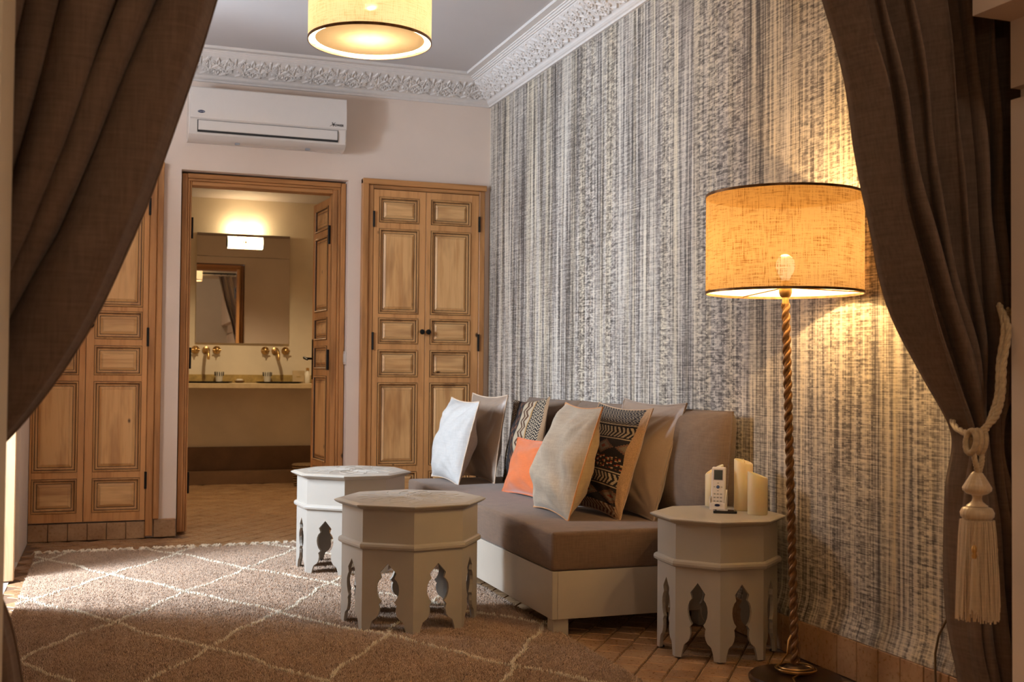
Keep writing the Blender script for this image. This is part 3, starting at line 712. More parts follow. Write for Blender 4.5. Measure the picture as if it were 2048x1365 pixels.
for i in (-1, 0, 1):
    for v in (.060, .047, .034): MB(MR).box(i * .012 - .0036, v - .0022, .0095, i * .012 + .0036, v + .0022, .0110, .0005).build('button', M_grey, ro)
bdg = MB(MR); bdg.rings([[(.010 * math.cos(2 * PI * i / 20), .0195 + .0046 * math.sin(2 * PI * i / 20), w_) for i in range(20)] for w_ in (.0095, .0145)]); bdg.build('badge', M_navy, ro)
hm = MB(MR); hm.box(-.030, 0, -.017, .030, .004, .014, .001); hm.box(-.030, .004, -.017, .030, .075, -.0105, .001); hm.box(-.030, .004, -.0105, -.0265, .05, .0125, .001)
hm.add([(.0265, .004, -.0105), (.0265, .075, -.0105), (.0265, .062, .0), (.0265, .045, .010), (.0265, .004, .0125), (.030, .004, -.0105), (.030, .075, -.0105), (.030, .062, .0), (.030, .045, .010), (.030, .004, .0125)],
       [(0, 1, 2, 3, 4), (9, 8, 7, 6, 5), (0, 5, 6, 1), (1, 6, 7, 2), (2, 7, 8, 3), (3, 8, 9, 4), (4, 9, 5, 0)]); hm.box(-.027, .004, .0102, .027, .028, .0135, .001)
hm.build('holder', M_remote, ro)
bo = thing('keycard', (2.108, 3.590, TZ), 'small flat black card with pale inlay lying in front of the remote', 'card')
Mk = lambda u, v, w: tuple(Vector((2.108, 3.590, TZ)) + (fx * math.cos(.25) - fn * math.sin(.25)) * u + (fn * math.cos(.25) + fx * math.sin(.25)) * v + Vector((0, 0, w)))
MB(Mk).box(-.042, -.026, 0, .042, .026, .009, .0015).build('body', M_phone, bo)
MB(Mk).box(-.030, -.018, .009, .010, .012, .0094).build('inlay', M_grey, bo)

# ------------------------------------------------------------------ daybed sofa
SX0, SX1, SY0, SY1 = 1.580, 2.300, 3.945, 6.10
so = thing('sofa', (1.95, 5.0, 0), 'long low sofa with white wooden base and brown wool seat along the wallpaper', 'sofa')
MB().box(SX0, SY0 + .0005, .066, SX0 + .022, SY1, .246, .0015).build('front_board', M_sofaw, so)
MB().box(SX0 + .0225, SY0, .066, SX1, SY0 + .022, .246, .0015).build('end_board', M_sofaw, so)
MB().box(SX0 + .0225, SY1 - .022, .066, SX1, SY1, .246, .0015).build('end_board', M_sofaw, so)
MB().box(SX0 + .0225, SY0 + .0225, .20, SX1, SY1 - .0225, .238).build('slat_deck', M_sofaw, so)
for x, y in ((SX0 + .012, SY0 + .016), (SX0 + .012, SY1 - .09), (SX1 - .09, SY0 + .016), (SX1 - .09, SY1 - .09)):
    MB().box(x, y, 0, x + .062, y + .062, .066, .002).build('leg', M_sofaw, so)
cu = MB().box(SX0 - .004, SY0 - .004, .246, SX1, SY1 + .005, .395).build('seat_cushion', M_seat, so)
def bevel(o, wd, seg=5):
    b = o.modifiers.new('bevel', 'BEVEL'); b.width = wd; b.segments = seg; b.limit_method = 'ANGLE'; b.harden_normals = False
    o.data.polygons.foreach_set('use_smooth', [True] * len(o.data.polygons))
bevel(cu, .016)
sp = [(SX0 + .003, SY0 + .003), (SX1 - .01, SY0 + .003), (SX1 - .01, SY1 - .003), (SX0 + .003, SY1 - .003), (SX0 + .003, SY0 + .003)]
MB().tube([(x, y, .3885) for x, y in sp], .0028, 6).build('piping', M_seat, cu)

def pillow_geo(c, az, lean, roll, w_, h_, t_, nu=44, nv=44, pinch=.10, pw=2.0, q=.62, sag=.12, wr=.006, seed=0, boxy=False):
    r_ = np.random.default_rng(seed)
    a = np.linspace(-1, 1, nu)[:, None] * np.ones((1, nv)); b = np.linspace(-1, 1, nv)[None, :] * np.ones((nu, 1))
    x = a * w_ / 2 * (1 - pinch * (1 - b ** 2)); y = b * h_ / 2 * (1 - pinch * (1 - a ** 2))
    prof = (np.clip(1 - np.abs(a) ** pw, 0, 1) * np.clip(1 - np.abs(b) ** pw, 0, 1)) ** q
    th_ = t_ / 2 * prof * (1 - sag * b)
    def wrinkle():
        s = np.zeros_like(a)
        for _ in range(7):
            kx, ky, ph = r_.normal(0, 4.5), r_.normal(0, 4.5), r_.uniform(0, 6.28); s += np.sin(kx * a + ky * b + ph)
        for ca, cb in ((-1, -1), (1, -1), (-1, 1), (1, 1)):       # tension folds running out of the corners
            d = np.hypot(a - ca, b - cb); g = np.arctan2(b - cb, a - ca); s += 2.2 * np.sin(g * 16 + r_.uniform(0, 6)) * np.exp(-d / .55)
        return s * wr * .45 * np.clip(prof * 1.6, 0, 1)
    zf = th_ + wrinkle(); zb = -th_ + wrinkle()
    nh = np.array([math.cos(az), math.sin(az), 0]); Z = np.array([0, 0, 1.0])
    n = nh * math.cos(lean) + Z * math.sin(lean); u = Z * math.cos(lean) - nh * math.sin(lean); e = np.cross(u, n)
    e2 = e * math.cos(roll) + u * math.sin(roll); u2 = u * math.cos(roll) - e * math.sin(roll)
    f_ = lambda z: np.array(c) + x[..., None] * e2 + y[..., None] * u2 + z[..., None] * n
    return f_(zf), f_(zb), a, b
def pillow(name, label, c, az, lean, roll, w_, h_, t_, mat, back=None, pipe=None, colors=None, group='scatter cushions on the sofa', piper=.0035, **kw):
    F_, B_, a, b = pillow_geo(c, az, lean, roll, w_, h_, t_, **kw)
    nu, nv = a.shape
    t = thing(name, (c[0], c[1], c[2] - h_ / 2), label, 'cushion', group)
    fo = np_mesh('front_cover', F_.reshape(-1, 3), grid_faces(nu, nv), mat, t, 180)
    bo_ = np_mesh('back_cover', B_.reshape(-1, 3), grid_faces(nu, nv)[:, ::-1], back or mat, t, 180)
    if colors is not None:
        cu_ = (a + 1) / 2; cv = (b + 1) / 2
        fa = grid_faces(nu, nv); uc = cu_.reshape(-1)[fa].mean(1); vc = cv.reshape(-1)[fa].mean(1)
        rgb = colors(uc, vc); att = fo.data.color_attributes.new('weave', 'FLOAT_COLOR', 'CORNER')
        arr = np.concatenate([np.repeat(rgb, 4, 0), np.ones((len(fa) * 4, 1))], 1).astype(np.float32); att.data.foreach_set('color', arr.ravel())
    if pipe:
        rim = np.concatenate([F_[:, 0], F_[-1, 1:], F_[-2::-1, -1], F_[0, -2:0:-1]])
        MB().tube([tuple(p) for p in rim] + [tuple(rim[0])], piper, 6).build('piping', pipe, t, 60)
    return t
def weave_mat(name):
    t = NT(name); at = t.n('ShaderNodeAttribute'); at.attribute_name = 'weave'; nz = t.noise(t.coord((1, 1, 1)), 260, 3)
    t.col(t.mix(.55, at.outputs['Color'], t.ramp(nz, [(.35, (.55, .55, .55)), (.65, (1.2, 1.2, 1.2))]), 'MULTIPLY')); t.set(Roughness=.9); t.bump(nz, .4, .002); return t.m
M_kilim = weave_mat('kilim_weave')
BLK, CRM, BRN, RED, OCH, TANC = [np.array(x) for x in ((.016, .012, .012), (.55, .43, .29), (.14, .055, .025), (.33, .05, .022), (.36, .20, .07), (.47, .29, .155))]
def fr(x): return x - np.floor(x)
def tri(x): return np.abs(fr(x) - .5) * 2
def kil_a(u, v):          # upright bands
    o = np.tile(BLK, (len(u), 1))
    herr = fr(v * 22 + tri(u * 18) * .9) > .62
    zig = np.abs(fr(v * 7.5) - .5) * 2
    m = (u < .22) & herr; o[m] = CRM * .85
    m = (u > .30) & (u < .42); o[m] = np.where((fr(v * 9 + .3 * np.sin(u * 60)) > .6)[m, None], BRN, BLK)
    band = (u > .45) & (u < .70)
    p = (u - .45) / .25
    o[band] = CRM * .8
    z1 = np.abs(p - .25 - .28 * zig) < .085; z2 = np.abs(p - .55 - .28 * zig) < .085
    o[band & (z1 | z2)] = BRN * .6
    o[(u > .70) & (u < .725)] = OCH
    m = (u > .74) & (u < .95) & (fr(v * 30 + tri(u * 14) * 1.1) > .66); o[m] = CRM
    o[u > .95] = TANC * .7
    return o
def kil_b(u, v):          # cross bands, plain tan border on one side
    o = np.tile(BLK, (len(u), 1)); t_ = 1 - v
    m = t_ < .17; o[m] = np.where((fr(u * 20 + tri(t_ * 24) * 1.0) > .6)[m, None], CRM * .5, BLK * 1.6)
    for a_, b_ in ((.17, .182), (.305, .315), (.62, .63), (.745, .755)): o[(t_ > a_) & (t_ < b_)] = CRM * .9
    for a_, b_ in ((.195, .295), (.64, .735)):
        m = (t_ > a_) & (t_ < b_); p = (t_ - a_) / (b_ - a_)
        o[m] = np.where((fr(u * 17 - tri(p + .5) * .75) > .48)[m, None], CRM * .85, BLK)
    m = (t_ > .33) & (t_ < .47); p = (t_ - .40) / .07
    dm = np.abs(p) + np.abs(np.floor((fr(u * 2.6) - .5) * 14) / 14 * 2) ; o[m & (dm < 1.0)] = BRN * 1.1 + .03; o[m & (dm < .72)] = CRM * .38; o[m & (dm < .25)] = RED * .7
    m = (t_ > .48) & (t_ < .60); g = np.floor(u * 40); gz = np.floor((t_ - .48) * 80)
    hsh = (g * 7 + gz * 13) % 11; tx = ((g % 5) + gz) % 4
    o[m & (tx == 1) & (hsh < 7)] = RED; o[m & (tx == 2) & (hsh > 5)] = CRM; o[m & (tx == 3) & (hsh < 3)] = OCH
    m = (t_ > .77) & (t_ < .90); p = (t_ - .835) / .065; dm = np.abs(p) + np.abs(np.floor((fr(u * 2.6 + .3) - .5) * 14) / 14 * 2)
    o[m & (dm < .95)] = BRN + .02; o[m & (dm < .6)] = CRM * .35; o[m & (dm < .2)] = RED * .6
    m = t_ > .91; o[m] = np.where((fr(u * 16 + tri(t_ * 12)) > .5)[m, None], CRM * .7, BRN)
    o[u > .925] = TANC
    return o
BK = dict(pinch=.02, pw=5.0, q=.5, sag=.05, wr=.004, nu=40, nv=40)
for i, (yy, lb) in enumerate(((4.170, 'brown wool back cushion at the near end of the sofa behind the candles'), (4.915, 'brown wool back cushion in the middle of the sofa above the orange cushion'), (5.660, 'brown wool back cushion at the far end of the sofa behind the zigzag cushion'))):
    pillow('back_cushion', lb, (2.252, yy, .622), PI, .06, .0, .74, .455, .15, M_backc, None, M_backc, group='brown back cushions of the sofa', seed=1 + i, **BK)
D = math.radians
pillow('cushion', 'white linen cushion at the far left end of the sofa', (1.795, 5.936, .618), D(182.6), .245, D(-1.4), .46, .46, .17, M_linenw, fabric('mauve_linen', (.42, .33, .28), 700, .1), M_pipew, seed=4, wr=.009, pinch=.07)
pillow('cushion', 'shiny taupe cushion right behind the white linen cushion', (1.972, 5.976, .632), D(184.4), .153, 0, .50, .48, .13, M_satin, None, M_pipew, seed=5, wr=.009, pinch=.08)
pillow('cushion', 'black kilim cushion with upright zigzag and herringbone bands', (2.090, 5.62, .626), D(182), .16, D(3), .50, .47, .11, M_kilim, M_ptop, None, kil_a, nu=150, nv=170, seed=6, wr=.005)
pillow('cushion', 'small orange velvet cushion in the middle of the sofa', (1.934, 5.114, .532), D(183.3), .319, D(1.3), .52, .285, .13, M_orange, None, M_orange, seed=7, wr=.006, piper=.004, pinch=.08)
pillow('cushion', 'beige linen cushion with orange edging, foremost in the near group', (1.844, 4.449, .626), D(176.5), .303, D(-.6), .47, .485, .215, M_linenb, fabric('golden_linen', (.46, .33, .18), 600, .12), M_piping, seed=8, wr=.011, pinch=.07)
pillow('cushion', 'kilim cushion with woven cross bands and plain tan border', (2.030, 4.425, .626), D(184.5), .31, D(-1.6), .47, .48, .14, M_kilim, M_tan, M_tan, kil_b, nu=150, nv=190, seed=9, wr=.006, pinch=.08)
pillow('cushion', 'shiny brown taupe cushion between the kilim one and the back cushion', (2.150, 4.385, .636), D(183.6), .30, D(-.8), .53, .50, .13, M_satin, None, M_satin, seed=10, piper=.005, wr=.010, pinch=.08)

# ------------------------------------------------------------------ rug
RX0, RX1, RY0, RY1 = -.345, 1.622, 2.75, 6.42
rug = thing('rug', (.64, 4.6, 0), 'thick brown shaggy rug with thin cream diamond lines', 'rug')
MB().box(RX0, RY0, .0008, RX1, RY1, .006, .001).build('backing', plain('rug_backing', (.42, .29, .21), .95), rug)
def pile_mat(name, c, var):
    t = NT(name); geo = t.n('ShaderNodeNewGeometry'); mp = t.n('ShaderNodeMapping'); t.l(geo.outputs['Position'], mp.inputs['Vector'])
    n = t.noise(mp.outputs[0], 60, 3); n2 = t.noise(mp.outputs[0], 5, 2); rp = geo.outputs['Random Per Island']
    f = t.math('ADD', t.math('MULTIPLY', n2, .4), t.math('ADD', t.math('MULTIPLY', n, .3), t.math('MULTIPLY', rp, .3)))
    t.col(t.ramp(f, [(.3, tuple(x * (1 - var) for x in c)), (.7, tuple(x * (1 + var) for x in c))])); t.set(Roughness=.95, Sheen_Weight=.2); return t.m
M_pile = pile_mat('brown_pile', (.50, .345, .24), .24); M_cream = pile_mat('cream_pile', (.82, .72, .57), .12)
def tufts(name, P, hmin, hmax, wd, mat, spread=.006):
    n = len(P); a = rng.uniform(0, 2 * PI, n)
    base = np.stack([np.stack([P[:, 0] + wd * np.cos(a + k * 2.094), P[:, 1] + wd * np.sin(a + k * 2.094), np.full(n, .005)], 1) for k in range(3)], 1)
    clump = .5 + .5 * np.sin(P[:, 0] * 137 + 3 * np.sin(P[:, 1] * 83)) * np.sin(P[:, 1] * 191 + 2 * np.sin(P[:, 0] * 97))
    hh = hmin + (hmax - hmin) * (.55 * rng.random(n) + .45 * clump)
    dx = .5 * spread * np.sin(P[:, 1] * 63 + 5 * np.sin(P[:, 0] * 41)) + rng.normal(0, spread * .9, n); dy = -spread * .4 + .5 * spread * np.sin(P[:, 0] * 77 + 4 * np.sin(P[:, 1] * 59)) + rng.normal(0, spread * .9, n)
    mid = base.mean(1)[:, None, :] + (base - base.mean(1)[:, None, :]) * .95 + np.stack([dx * .4, dy * .4, hh * .65], 1)[:, None, :]
    top = np.stack([P[:, 0] + dx, P[:, 1] + dy, .005 + hh], 1)[:, None, :]
    V = np.concatenate([base, mid, top], 1).reshape(-1, 3); o = (np.arange(n) * 7)[:, None, None]
    F3 = np.array([[0, 1, 4], [0, 4, 3], [1, 2, 5], [1, 5, 4], [2, 0, 3], [2, 3, 5], [3, 4, 6], [4, 5, 6], [5, 3, 6]])
    ob = np_mesh(name, V, (F3[None] + o).reshape(-1, 3), mat, rug); ob['kind'] = 'stuff'; return ob
def line_dist(x, y):
    p = (x - .345) / .630; q = (y - 6.205) / 1.055
    d1 = np.abs(fr(p + q + .5) - .5); d2 = np.abs(fr(p - q + .5) - .5)
    return np.minimum(d1, d2) * .54
wob = lambda x, y: (x + .012 * np.sin(y * 9) + .008 * np.sin(y * 23 + x * 5), y + .012 * np.sin(x * 11))
Np = 300000
P = np.stack([rng.uniform(RX0, RX1, Np), RY1 - (RY1 - 3.15) * rng.random(Np)], 1)
P = np.concatenate([P, np.stack([rng.uniform(RX0, RX1, 9000), rng.uniform(RY0, 3.15, 9000)], 1)])
ld = line_dist(*wob(P[:, 0], P[:, 1])); 
tufts('pile', P[ld > .005], .010, .020, .0024, M_pile, .0045)
Q = np.stack([rng.uniform(RX0, RX1, 260000), rng.uniform(RY0, RY1, 260000)], 1); ld = line_dist(*wob(Q[:, 0], Q[:, 1]))
tufts('diamond_lines', Q[(ld < .0042)], .016, .026, .0034, M_cream, .005)
# knotted fringe along the far edge
kx = RX0 + .01
while kx < RX1:
    m = MB(); b0 = Vector((kx, RY1 + .004, .012))
    for s_ in range(7):
        a = rng.uniform(.15, PI - .15); L_ = rng.uniform(.025, .055)
        m.tube([b0, b0 + Vector((math.cos(a) * L_ * .5, math.sin(a) * L_ * .4, .014)), b0 + Vector((math.cos(a) * L_, math.sin(a) * L_ * .8, rng.uniform(-.006, .008)))], [.005, .006, .0035], 5)
    m.tube([b0 + Vector((-.012, -.006, -.002)), b0 + Vector((0, .002, .008)), b0 + Vector((.012, -.006, -.002))], .007, 6)
    m.build('fringe_knot', M_cream, rug, 60); kx += .062 + rng.uniform(-.018, .02)
m = MB(); pts = [(RX0 + i * .03, RY1 - .004 + .006 * math.sin(i * 1.9), .012 + .004 * math.sin(i * 2.7)) for i in range(int((RX1 - RX0) / .03) + 1)]
m.tube(pts, .0045, 6).build('edge_cord', M_cream, rug, 60)

# ------------------------------------------------------------------ curtains
def curtain(name, label, inner, outer, yc, A_of_z, nf, f0, seed, side):
    inner = np.array(inner); outer = np.array(outer)
    fac = np.array([(yc + A_of_z(q)) / 2.2 for q in inner[:, 1]]); inner[:, 0] *= fac; inner[1:-1, 1] = 1 + (inner[1:-1, 1] - 1) * fac[1:-1]
    z = np.concatenate([np.linspace(inner[0, 1], inner[-1, 1], 200)])
    xi = np.interp(-z, -inner[:, 1], inner[:, 0]); xo = np.interp(-z, -outer[:, 1], outer[:, 0])
    k = np.ones(9) / 9; xi = np.convolve(np.pad(xi, 4, 'edge'), k, 'valid'); xo = np.convolve(np.pad(xo, 4, 'edge'), k, 'valid')
    nu = 340; u = np.linspace(0, 1, nu); r_ = np.random.default_rng(seed)
    ph = r_.uniform(0, 6.28, 6); Vs = []
    am = 1 + .35 * r_.uniform(-1, 1, nf + 2)
    for zz, a, b in zip(z, xi, xo):
        f = f0(zz); s = np.where(u < f, u / f, 1 + (u - f) / (1 - f) * (nf - 1))
        s = s + .10 * np.sin(2.1 * s + ph[0] + zz * 1.3) * np.clip(s, 0, 1) + .05 * np.sin(5 * zz + 3 * s + ph[1]) * np.clip(s, 0, 1)
        A = A_of_z(zz) * np.interp(s, np.arange(nf + 2), am)
        lobe = np.abs(np.sin(PI * s)) ** .75
        y = yc + A - 2 * A * lobe + .010 * np.sin(3 * zz + 2 * s + ph[2]) + .004 * np.sin(17 * zz + 5 * s)
        x = a + (b - a) * u + .35 * A * np.sin(2 * PI * s) * np.clip(u * 12, 0, 1) * np.clip((1 - u) * 12, 0, 1)
        Vs.append(np.stack([x, y, np.full(nu, zz)], 1))
    t = thing(name, (float(xo[-1]), yc, 0), label, 'curtain', 'brown linen curtains of the opening')
    o = np_mesh('cloth', np.concatenate(Vs), grid_faces(len(z), nu), M_curt, t, 180)
    sm = o.modifiers.new('thickness', 'SOLIDIFY'); sm.thickness = .003
    # hem along the free edge
    e = [tuple(v[0]) for v in Vs]; MB().tube(e, .0035, 6).build('edge_hem', M_curt, t, 60)
    return t
RI = [(1.41, 2.44), (1.50, 2.0), (1.540, 1.867), (1.570, 1.777), (1.612, 1.64), (1.652, 1.431), (1.684, 1.316), (1.712, 1.222), (1.748, 1.129), (1.806, 1.035), (1.864, .952), (1.912, .892), (1.935, .849),
      (1.930, .813), (1.912, .784), (1.897, .70), (1.893, .581), (1.90, .378), (1.925, .27), (1.95, .15), (1.96, .012)]
ROUT = [(2.27, 2.44), (2.24, 1.5), (2.19, 1.1), (2.12, .90), (2.095, .849), (2.11, .80), (2.17, .60), (2.22, .3), (2.24, .012)]
gA = lambda z: .062 * (1 - .45 * math.exp(-((z - .85) / .16) ** 2))
curtain('curtain', 'brown linen curtain on the right, gathered by a tasselled cord', RI, ROUT, 2.245, gA, 8, lambda z: .085 + .12 * math.exp(-((z - 1.0) / .3) ** 2), 3, 1)
LI = [(.375, 2.44), (.18, 1.703), (.157, 1.614), (.131, 1.526), (.092, 1.399), (.058, 1.294), (.024, 1.208), (-.017, 1.105), (-.05, 1.041), (-.10, .958), (-.14, .904), (-.174, .86), (-.27, .77),
      (-.26, .70), (-.20, .64), (-.175, .603), (-.163, .567), (-.149, .513), (-.136, .436), (-.12, .25), (-.11, .012)]
LO = [(-.39, 2.44), (-.37, 1.2), (-.36, .9), (-.355, .77), (-.36, .7), (-.38, .4), (-.39, .012)]
curtain('curtain', 'dark brown linen curtain on the left, sweeping down to the wall', LI, LO, 2.215, lambda z: .048 * (1 - .5 * math.exp(-((z - .77) / .15) ** 2)), 7, lambda z: float(np.interp(z, [.7, 1.0, 1.24, 1.41, 1.7, 2.0], [.60, .50, .33, .27, .19, .15])), 8, -1)
rod = thing('curtain_rod', (.95, 2.235, 2.48), 'dark iron curtain rod across the top of the opening', 'curtain rod')
MB().tube([(-.40, 2.235, 2.48), (2.30, 2.235, 2.48)], .012, 10).build('bar', M_black, rod)
for x in (-.3, .9, 2.05): MB().box(x - .01, 2.10, 2.465, x + .01, 2.235, 2.495).build('bracket', M_black, rod)
for side, xs in ((0, np.linspace(-.36, .36, 8)), (1, np.linspace(1.42, 2.2, 9))):
    for x in xs: MB().lathe([(.016, -.004), (.020, 0), (.016, .004), (.014, 0), (.016, -.004)], (x, 2.235, 2.474), 14, False, False, axis=(1, 0, 0)).build('ring', M_black, rod)

# tieback with tassel
tx, ty = 1.885, 2.085
tk = thing('curtain_tieback', (tx, ty, .45), 'gold cord tieback with big silk tassel on the right curtain', 'tieback')
def rope(path, r, name='cord', parent=tk):
    P = [Vector(p) for p in path]; Q = []
    for i in range(len(P) - 1):
        a, b, c_, d = P[max(i - 1, 0)], P[i], P[i + 1], P[min(i + 2, len(P) - 1)]
        for k in range(10):
            t = k / 10; Q.append(.5 * ((2 * b) + (c_ - a) * t + (2 * a - 5 * b + 4 * c_ - d) * t * t + (3 * b - a - 3 * c_ + d) * t ** 3))
    Q.append(P[-1]); m = MB()
    for k in range(3):
        S_ = []
        for i, q in enumerate(Q):
            tt = (Q[min(i + 1, len(Q) - 1)] - Q[max(i - 1, 0)]).normalized(); e = tt.cross(Vector((.3, .8, .52))).normalized(); g = tt.cross(e); a = i * .75 + k * 2.094
            S_.append(q + (e * math.cos(a) + g * math.sin(a)) * r * .5)
        m.tube(S_, r * .62, 6)
    return m.build(name, M_cord, parent, 60)
for dy in (0, -.013):
    rope([(2.02, 2.16, 1.17), (1.990, 2.112 + dy, 1.11), (1.972, 2.108 + dy, 1.03), (1.955, 2.095 + dy, .955), (1.930, 2.088 + dy, .905), (1.905 + dy * .4, 2.082, .872), (1.885, 2.085, .850 + dy)], .0075)
rope([(1.884, 2.095, .856), (1.905, 2.135, .860), (1.965, 2.25, .875), (2.02, 2.315, .92), (2.08, 2.32, 1.0), (2.10, 2.22, 1.10), (2.05, 2.16, 1.16)], .0075)
for i, dx in enumerate((-.014, 0, .014)):
    rope([(tx + dx + .004 * math.cos(a), ty + .016 * math.sin(a) + .004, .846 + .026 * math.cos(a)) for a in np.linspace(0, 2 * PI, 13)], .0065, 'knot')
rope([(tx - .012, ty, .825), (tx - .010, ty - .006, .80), (tx - .002, ty - .004, .776)], .006); rope([(tx + .014, ty, .825), (tx + .008, ty - .006, .80), (tx + .002, ty - .004, .776)], .006)
def ribbed(prof, name, mat, ribs=22, amp=.05, n=66, c=(tx, ty)):
    m = MB(); m.rings([[(c[0] + r * (1 + amp * abs(math.sin(ribs * PI * i / n))) * math.cos(2 * PI * i / n), c[1] + r * (1 + amp * abs(math.sin(ribs * PI * i / n))) * math.sin(2 * PI * i / n), z) for i in range(n)] for r, z in prof]); return m.build(name, mat, tk, 70)
ribbed([(.007, .778), (.012, .774), (.018, .764), (.026, .750), (.031, .741), (.030, .734), (.022, .727), (.012, .724)], 'tassel_head', M_silk)
MB().lathe([(.014, .728), (.011, .722), (.010, .716), (.012, .709), (.019, .703), (.024, .699), (.020, .696)], (tx, ty, 0), 32).build('tassel_neck', M_silk, tk, 60)
ribbed([(.020, .698), (.031, .694), (.036, .684), (.035, .675), (.028, .667), (.020, .664)], 'tassel_head', M_silk)
def skirt(c, z0, z1, r0, r1, n, wd, name):
    m = MB(); r_ = random.Random(5)
    for i in range(n):
        a = 2 * PI * i / n + r_.uniform(-.02, .02); L_ = z1 - r_.uniform(-.004, .010); k = r_.uniform(.93, 1.0)
        P = []
        for t in (0, .15, .4, .7, 1):
            rr = (r0 + (r1 - r0) * (t ** .6)) * k; aa = a + .05 * math.sin(4 * t + i); P.append((c[0] + rr * math.cos(aa), c[1] + rr * math.sin(aa), z0 + (L_ - z0) * t))
        m.tube(P, wd, 4)
    m.lathe([(r0 * .8, z0 + .002), (r0 * .95, z0 - .005), ((r0 + r1) / 2 * .9, (z0 + z1) / 2), (r1 * .9, z1 + .014)], (c[0], c[1], 0), 24)
    return m.build(name, M_silk, tk, 60)
skirt((tx, ty), .667, .447, .037, .047, 110, .0016, 'tassel_skirt')
for dx, dy, zt, ln in ((-.050, -.046, .640, .115), (.030, -.024, .630, .11)):
    c = (tx + dx, ty + dy)
    MB().tube([(tx + dx * .6, ty + dy * .6, .668), (c[0], c[1], zt - .015), (c[0], c[1], zt - .03)], .0014, 5).build('small_cord', M_cord, tk)
    MB().lathe([(.003, zt - .022), (.006, zt - .028), (.0055, zt - .036), (.004, zt - .040), (.006, zt - .046), (.004, zt - .054)], (*c, 0), 14).build('small_bead', M_brass, tk, 60)
    skirt(c, zt - .052, zt - .052 - ln, .004, .010, 26, .0011, 'small_tassel')

# ------------------------------------------------------------------ bathroom furnishings
MM = lambda x, y, z: (x, y + (x - 1.109) * -.007, z)
mi = thing('mirror', (1.108, 10.19, 1.22), 'frameless bathroom mirror on the ochre wall', 'mirror')
MB(MM).box(.706, 10.176, 1.222, 1.512, 10.192, 1.984, .001).build('glass', M_mirror, mi)
MB(MM).box(.706, 10.176, 1.988, 1.512, 10.192, 2.190, .001).build('upper_glass', M_mirror, mi)
wl = thing('wall_lamp', (1.115, 10.14, 2.11), 'glowing curved glass wall lamp on the bathroom mirror', 'lamp')
R = [[(x, 10.165 - .055 * math.cos(a), 2.112 + .052 * math.sin(a)) for a in np.linspace(-1.45, 1.45, 15)] for x in (.965, 1.268)]
MB().rings(R, True, True).build('glass_shade', M_bglass, wl, 60)
for x in (.960, 1.269): MB().rings([[(xx, 10.170 - .062 * math.cos(a), 2.112 + .058 * math.sin(a)) for a in np.linspace(-1.45, 1.45, 15)] for xx in (x, x + .004)]).build('end_cap', M_black, wl)
MB().box(.98, 10.160, 2.08, 1.25, 10.178, 2.145).build('back_plate', M_brass, wl)
m = MB()
for dx, dz, s_ in ((0, 0, .010), (.018, 0, .007), (-.018, 0, .007), (.034, 0, .005), (-.034, 0, .005), (0, .014, .006), (0, -.014, .006)):
    m.lathe([(s_, 0), (s_ * .7, .004), (.001, .006)], (1.1165 + dx, 10.1105, 2.112 + dz), 8, axis=(0, -1, 0))
m.build('ornament', M_brass, wl)
for z_, e_ in ((2.225, 2.6),):
    for x_ in (1.03, 1.20): point_light('mirror_lamp_light', (x_, 10.12, z_), e_, (1.0, .76, .44), .02)
co = thing('washbasin_counter', (1.1, 9.95, .83), 'beige stone washbasin counter with ochre backsplash', 'counter')
MB().box(-.198, 9.70, .832, 2.348, 10.199, .874, .003).build('slab', M_stone, co)
MB().box(-.198, 10.175, .8745, 2.348, 10.199, .945, .002).build('backsplash', M_marble, co)
for cx in (.80, 1.40):
    b = thing('washbasin', (cx, 9.93, .874), 'shallow black washbasin below the %s pair of taps' % ('left' if cx < 1 else 'right'), 'washbasin', 'black washbasins')
    MB().lathe([(.05, .874), (.17, .8745), (.205, .884), (.21, .888), (.20, .889), (.16, .880), (.04, .877)], (cx, 9.93, 0), 36).build('bowl', M_phone, b, 50)
    MB().lathe([(.02, .8775), (.016, .880)], (cx, 9.93, 0), 14).build('drain', M_brass, b)
for cx, nm in ((.799, 'left'), (1.398, 'right')):
    f_ = thing('faucet', (cx, 10.19, 1.157), 'brass wall faucet with two cross handles, the %s one below the mirror' % nm, 'faucet', 'brass wall faucets')
    MB().lathe([(.034, 0), (.033, .010), (.020, .016)], (cx, 10.199, 1.157), 20, axis=(0, -1, 0)).build('flange', M_brass, f_, 50)
    MB().tube([(cx, 10.19, 1.157), (cx, 10.12, 1.160), (cx + .004, 10.05, 1.150), (cx + .006, 10.02, 1.12), (cx + .006, 10.015, 1.075)], [.014, .014, .013, .013, .012], 10).build('spout', M_brass, f_, 60)
    for sx in (-.09, .09):
        h = MB().lathe([(.036, 0), (.034, .012), (.022, .02), (.014, .045), (.018, .055), (.010, .062)], (cx + sx, 10.199, 1.160), 20, axis=(0, -1, 0)).build('handle', M_brass, f_, 50)
        m = MB(); m.tube([(cx + sx - .034, 10.148, 1.160), (cx + sx + .034, 10.148, 1.160)], .006, 8); m.tube([(cx + sx, 10.148, 1.126), (cx + sx, 10.148, 1.194)], .006, 8); m.build('cross_grip', M_brass, h, 60)
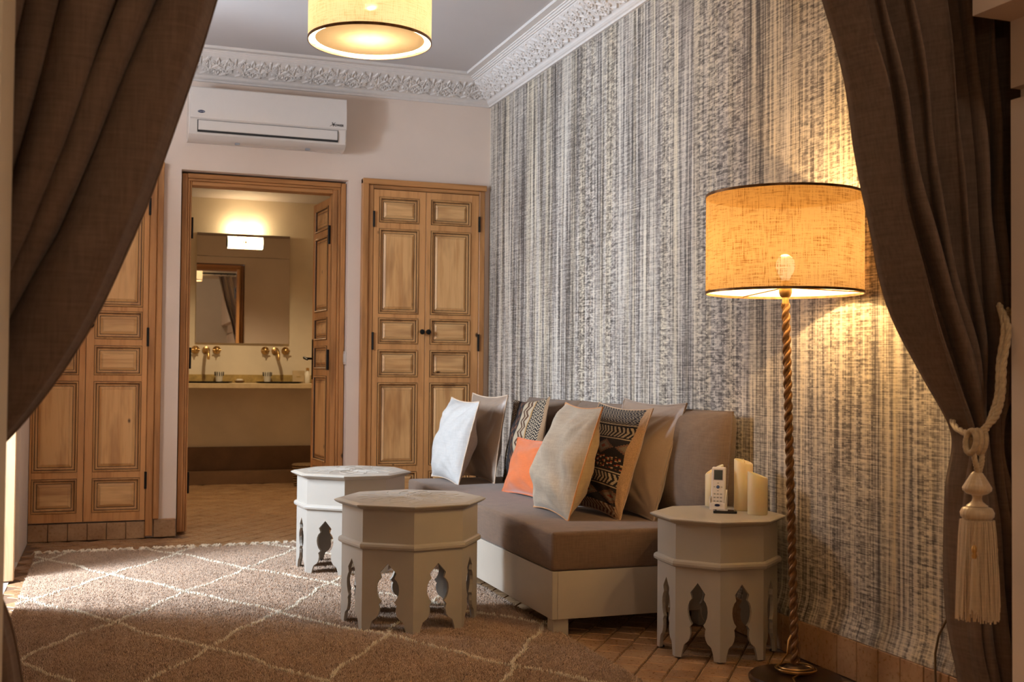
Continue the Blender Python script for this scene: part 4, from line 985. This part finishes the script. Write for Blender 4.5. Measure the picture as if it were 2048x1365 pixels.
for cx, nm in ((.905, 'left'), (1.318, 'right')):
    cp = thing('cup', (cx, 10.10, .874), 'white cup with black stripes on the %s half of the washbasin counter' % nm, 'cup', 'striped bathroom cups')
    MB().lathe([(.026, .8745), (.030, .90), (.0365, .955), (.038, .972), (.035, .972), (.032, .945), (.022, .885)], (cx, 10.10, 0), 28).build('cup_body', M_ceramic, cp, 50)
    for k in range(12):
        a = 2 * PI * k / 12; rr = .0368; x, y = cx + rr * math.cos(a), 10.10 + rr * math.sin(a)
        MB().tube([(x, y, .935), (cx + .0382 * math.cos(a), 10.10 + .0382 * math.sin(a), .968)], .0035, 5).build('stripe', M_ink, cp)
sd = thing('soap_dish', (1.075, 10.06, .874), 'small soap dish with soap between the two cups', 'soap dish')
MB().lathe([(.025, .8745), (.04, .884), (.048, .892), (.044, .893), (.02, .884)], (1.075, 10.06, 0), 24).build('dish', M_basket, sd, 50)
MB().lathe([(.020, .890), (.030, .894), (.030, .903), (.020, .908)], (1.075, 10.06, 0), 20).build('soap', M_ceramic, sd, 50)
bx = thing('notice_card', (1.590, 10.12, .874), 'small upright ochre card on the counter by the door leaf', 'card')
MB().box(1.540, 10.100, .8745, 1.645, 10.118, .985, .002).build('board', M_stone, bx)
MB().box(1.575, 10.0985, .925, 1.61, 10.1005, .934).build('print', M_marble, bx)
tb2 = thing('bottle', (1.665, 10.05, .874), 'pale bottle on the counter behind the door handle', 'bottle')
MB().lathe([(.022, .8745), (.025, .88), (.025, .96), (.012, .975), (.012, .985)], (1.665, 10.05, 0), 18).build('glass', M_ceramic, tb2, 50)
MB().lathe([(.014, .985), (.014, 1.01)], (1.665, 10.05, 0), 14).build('cap', M_brass, tb2)
bs = thing('basket', (1.60, 9.70, 0), 'round wicker basket on the bathroom floor by the door leaf', 'basket')
for i in range(9):
    z = .012 + i * .021; r_b = .098 + .016 * i / 8
    MB().lathe([(r_b - .008, z - .010), (r_b, z - .005), (r_b + .004, z), (r_b, z + .005), (r_b - .008, z + .010)], (1.60, 9.70, 0), 36, i == 0, i == 8).build('coil', M_basket, bs, 60)
hk = MB().tube([(1.93, 7.245, 1.66), (1.93, 7.262, 1.65), (1.93, 7.285, 1.62), (1.93, 7.30, 1.60), (1.93, 7.315, 1.615), (1.93, 7.318, 1.64)], .007, 8).build('wall_hook', M_black, None, 60)
tag(hk, 'small iron hook on the bathroom side of the wall, seen in the mirror', 'hook')
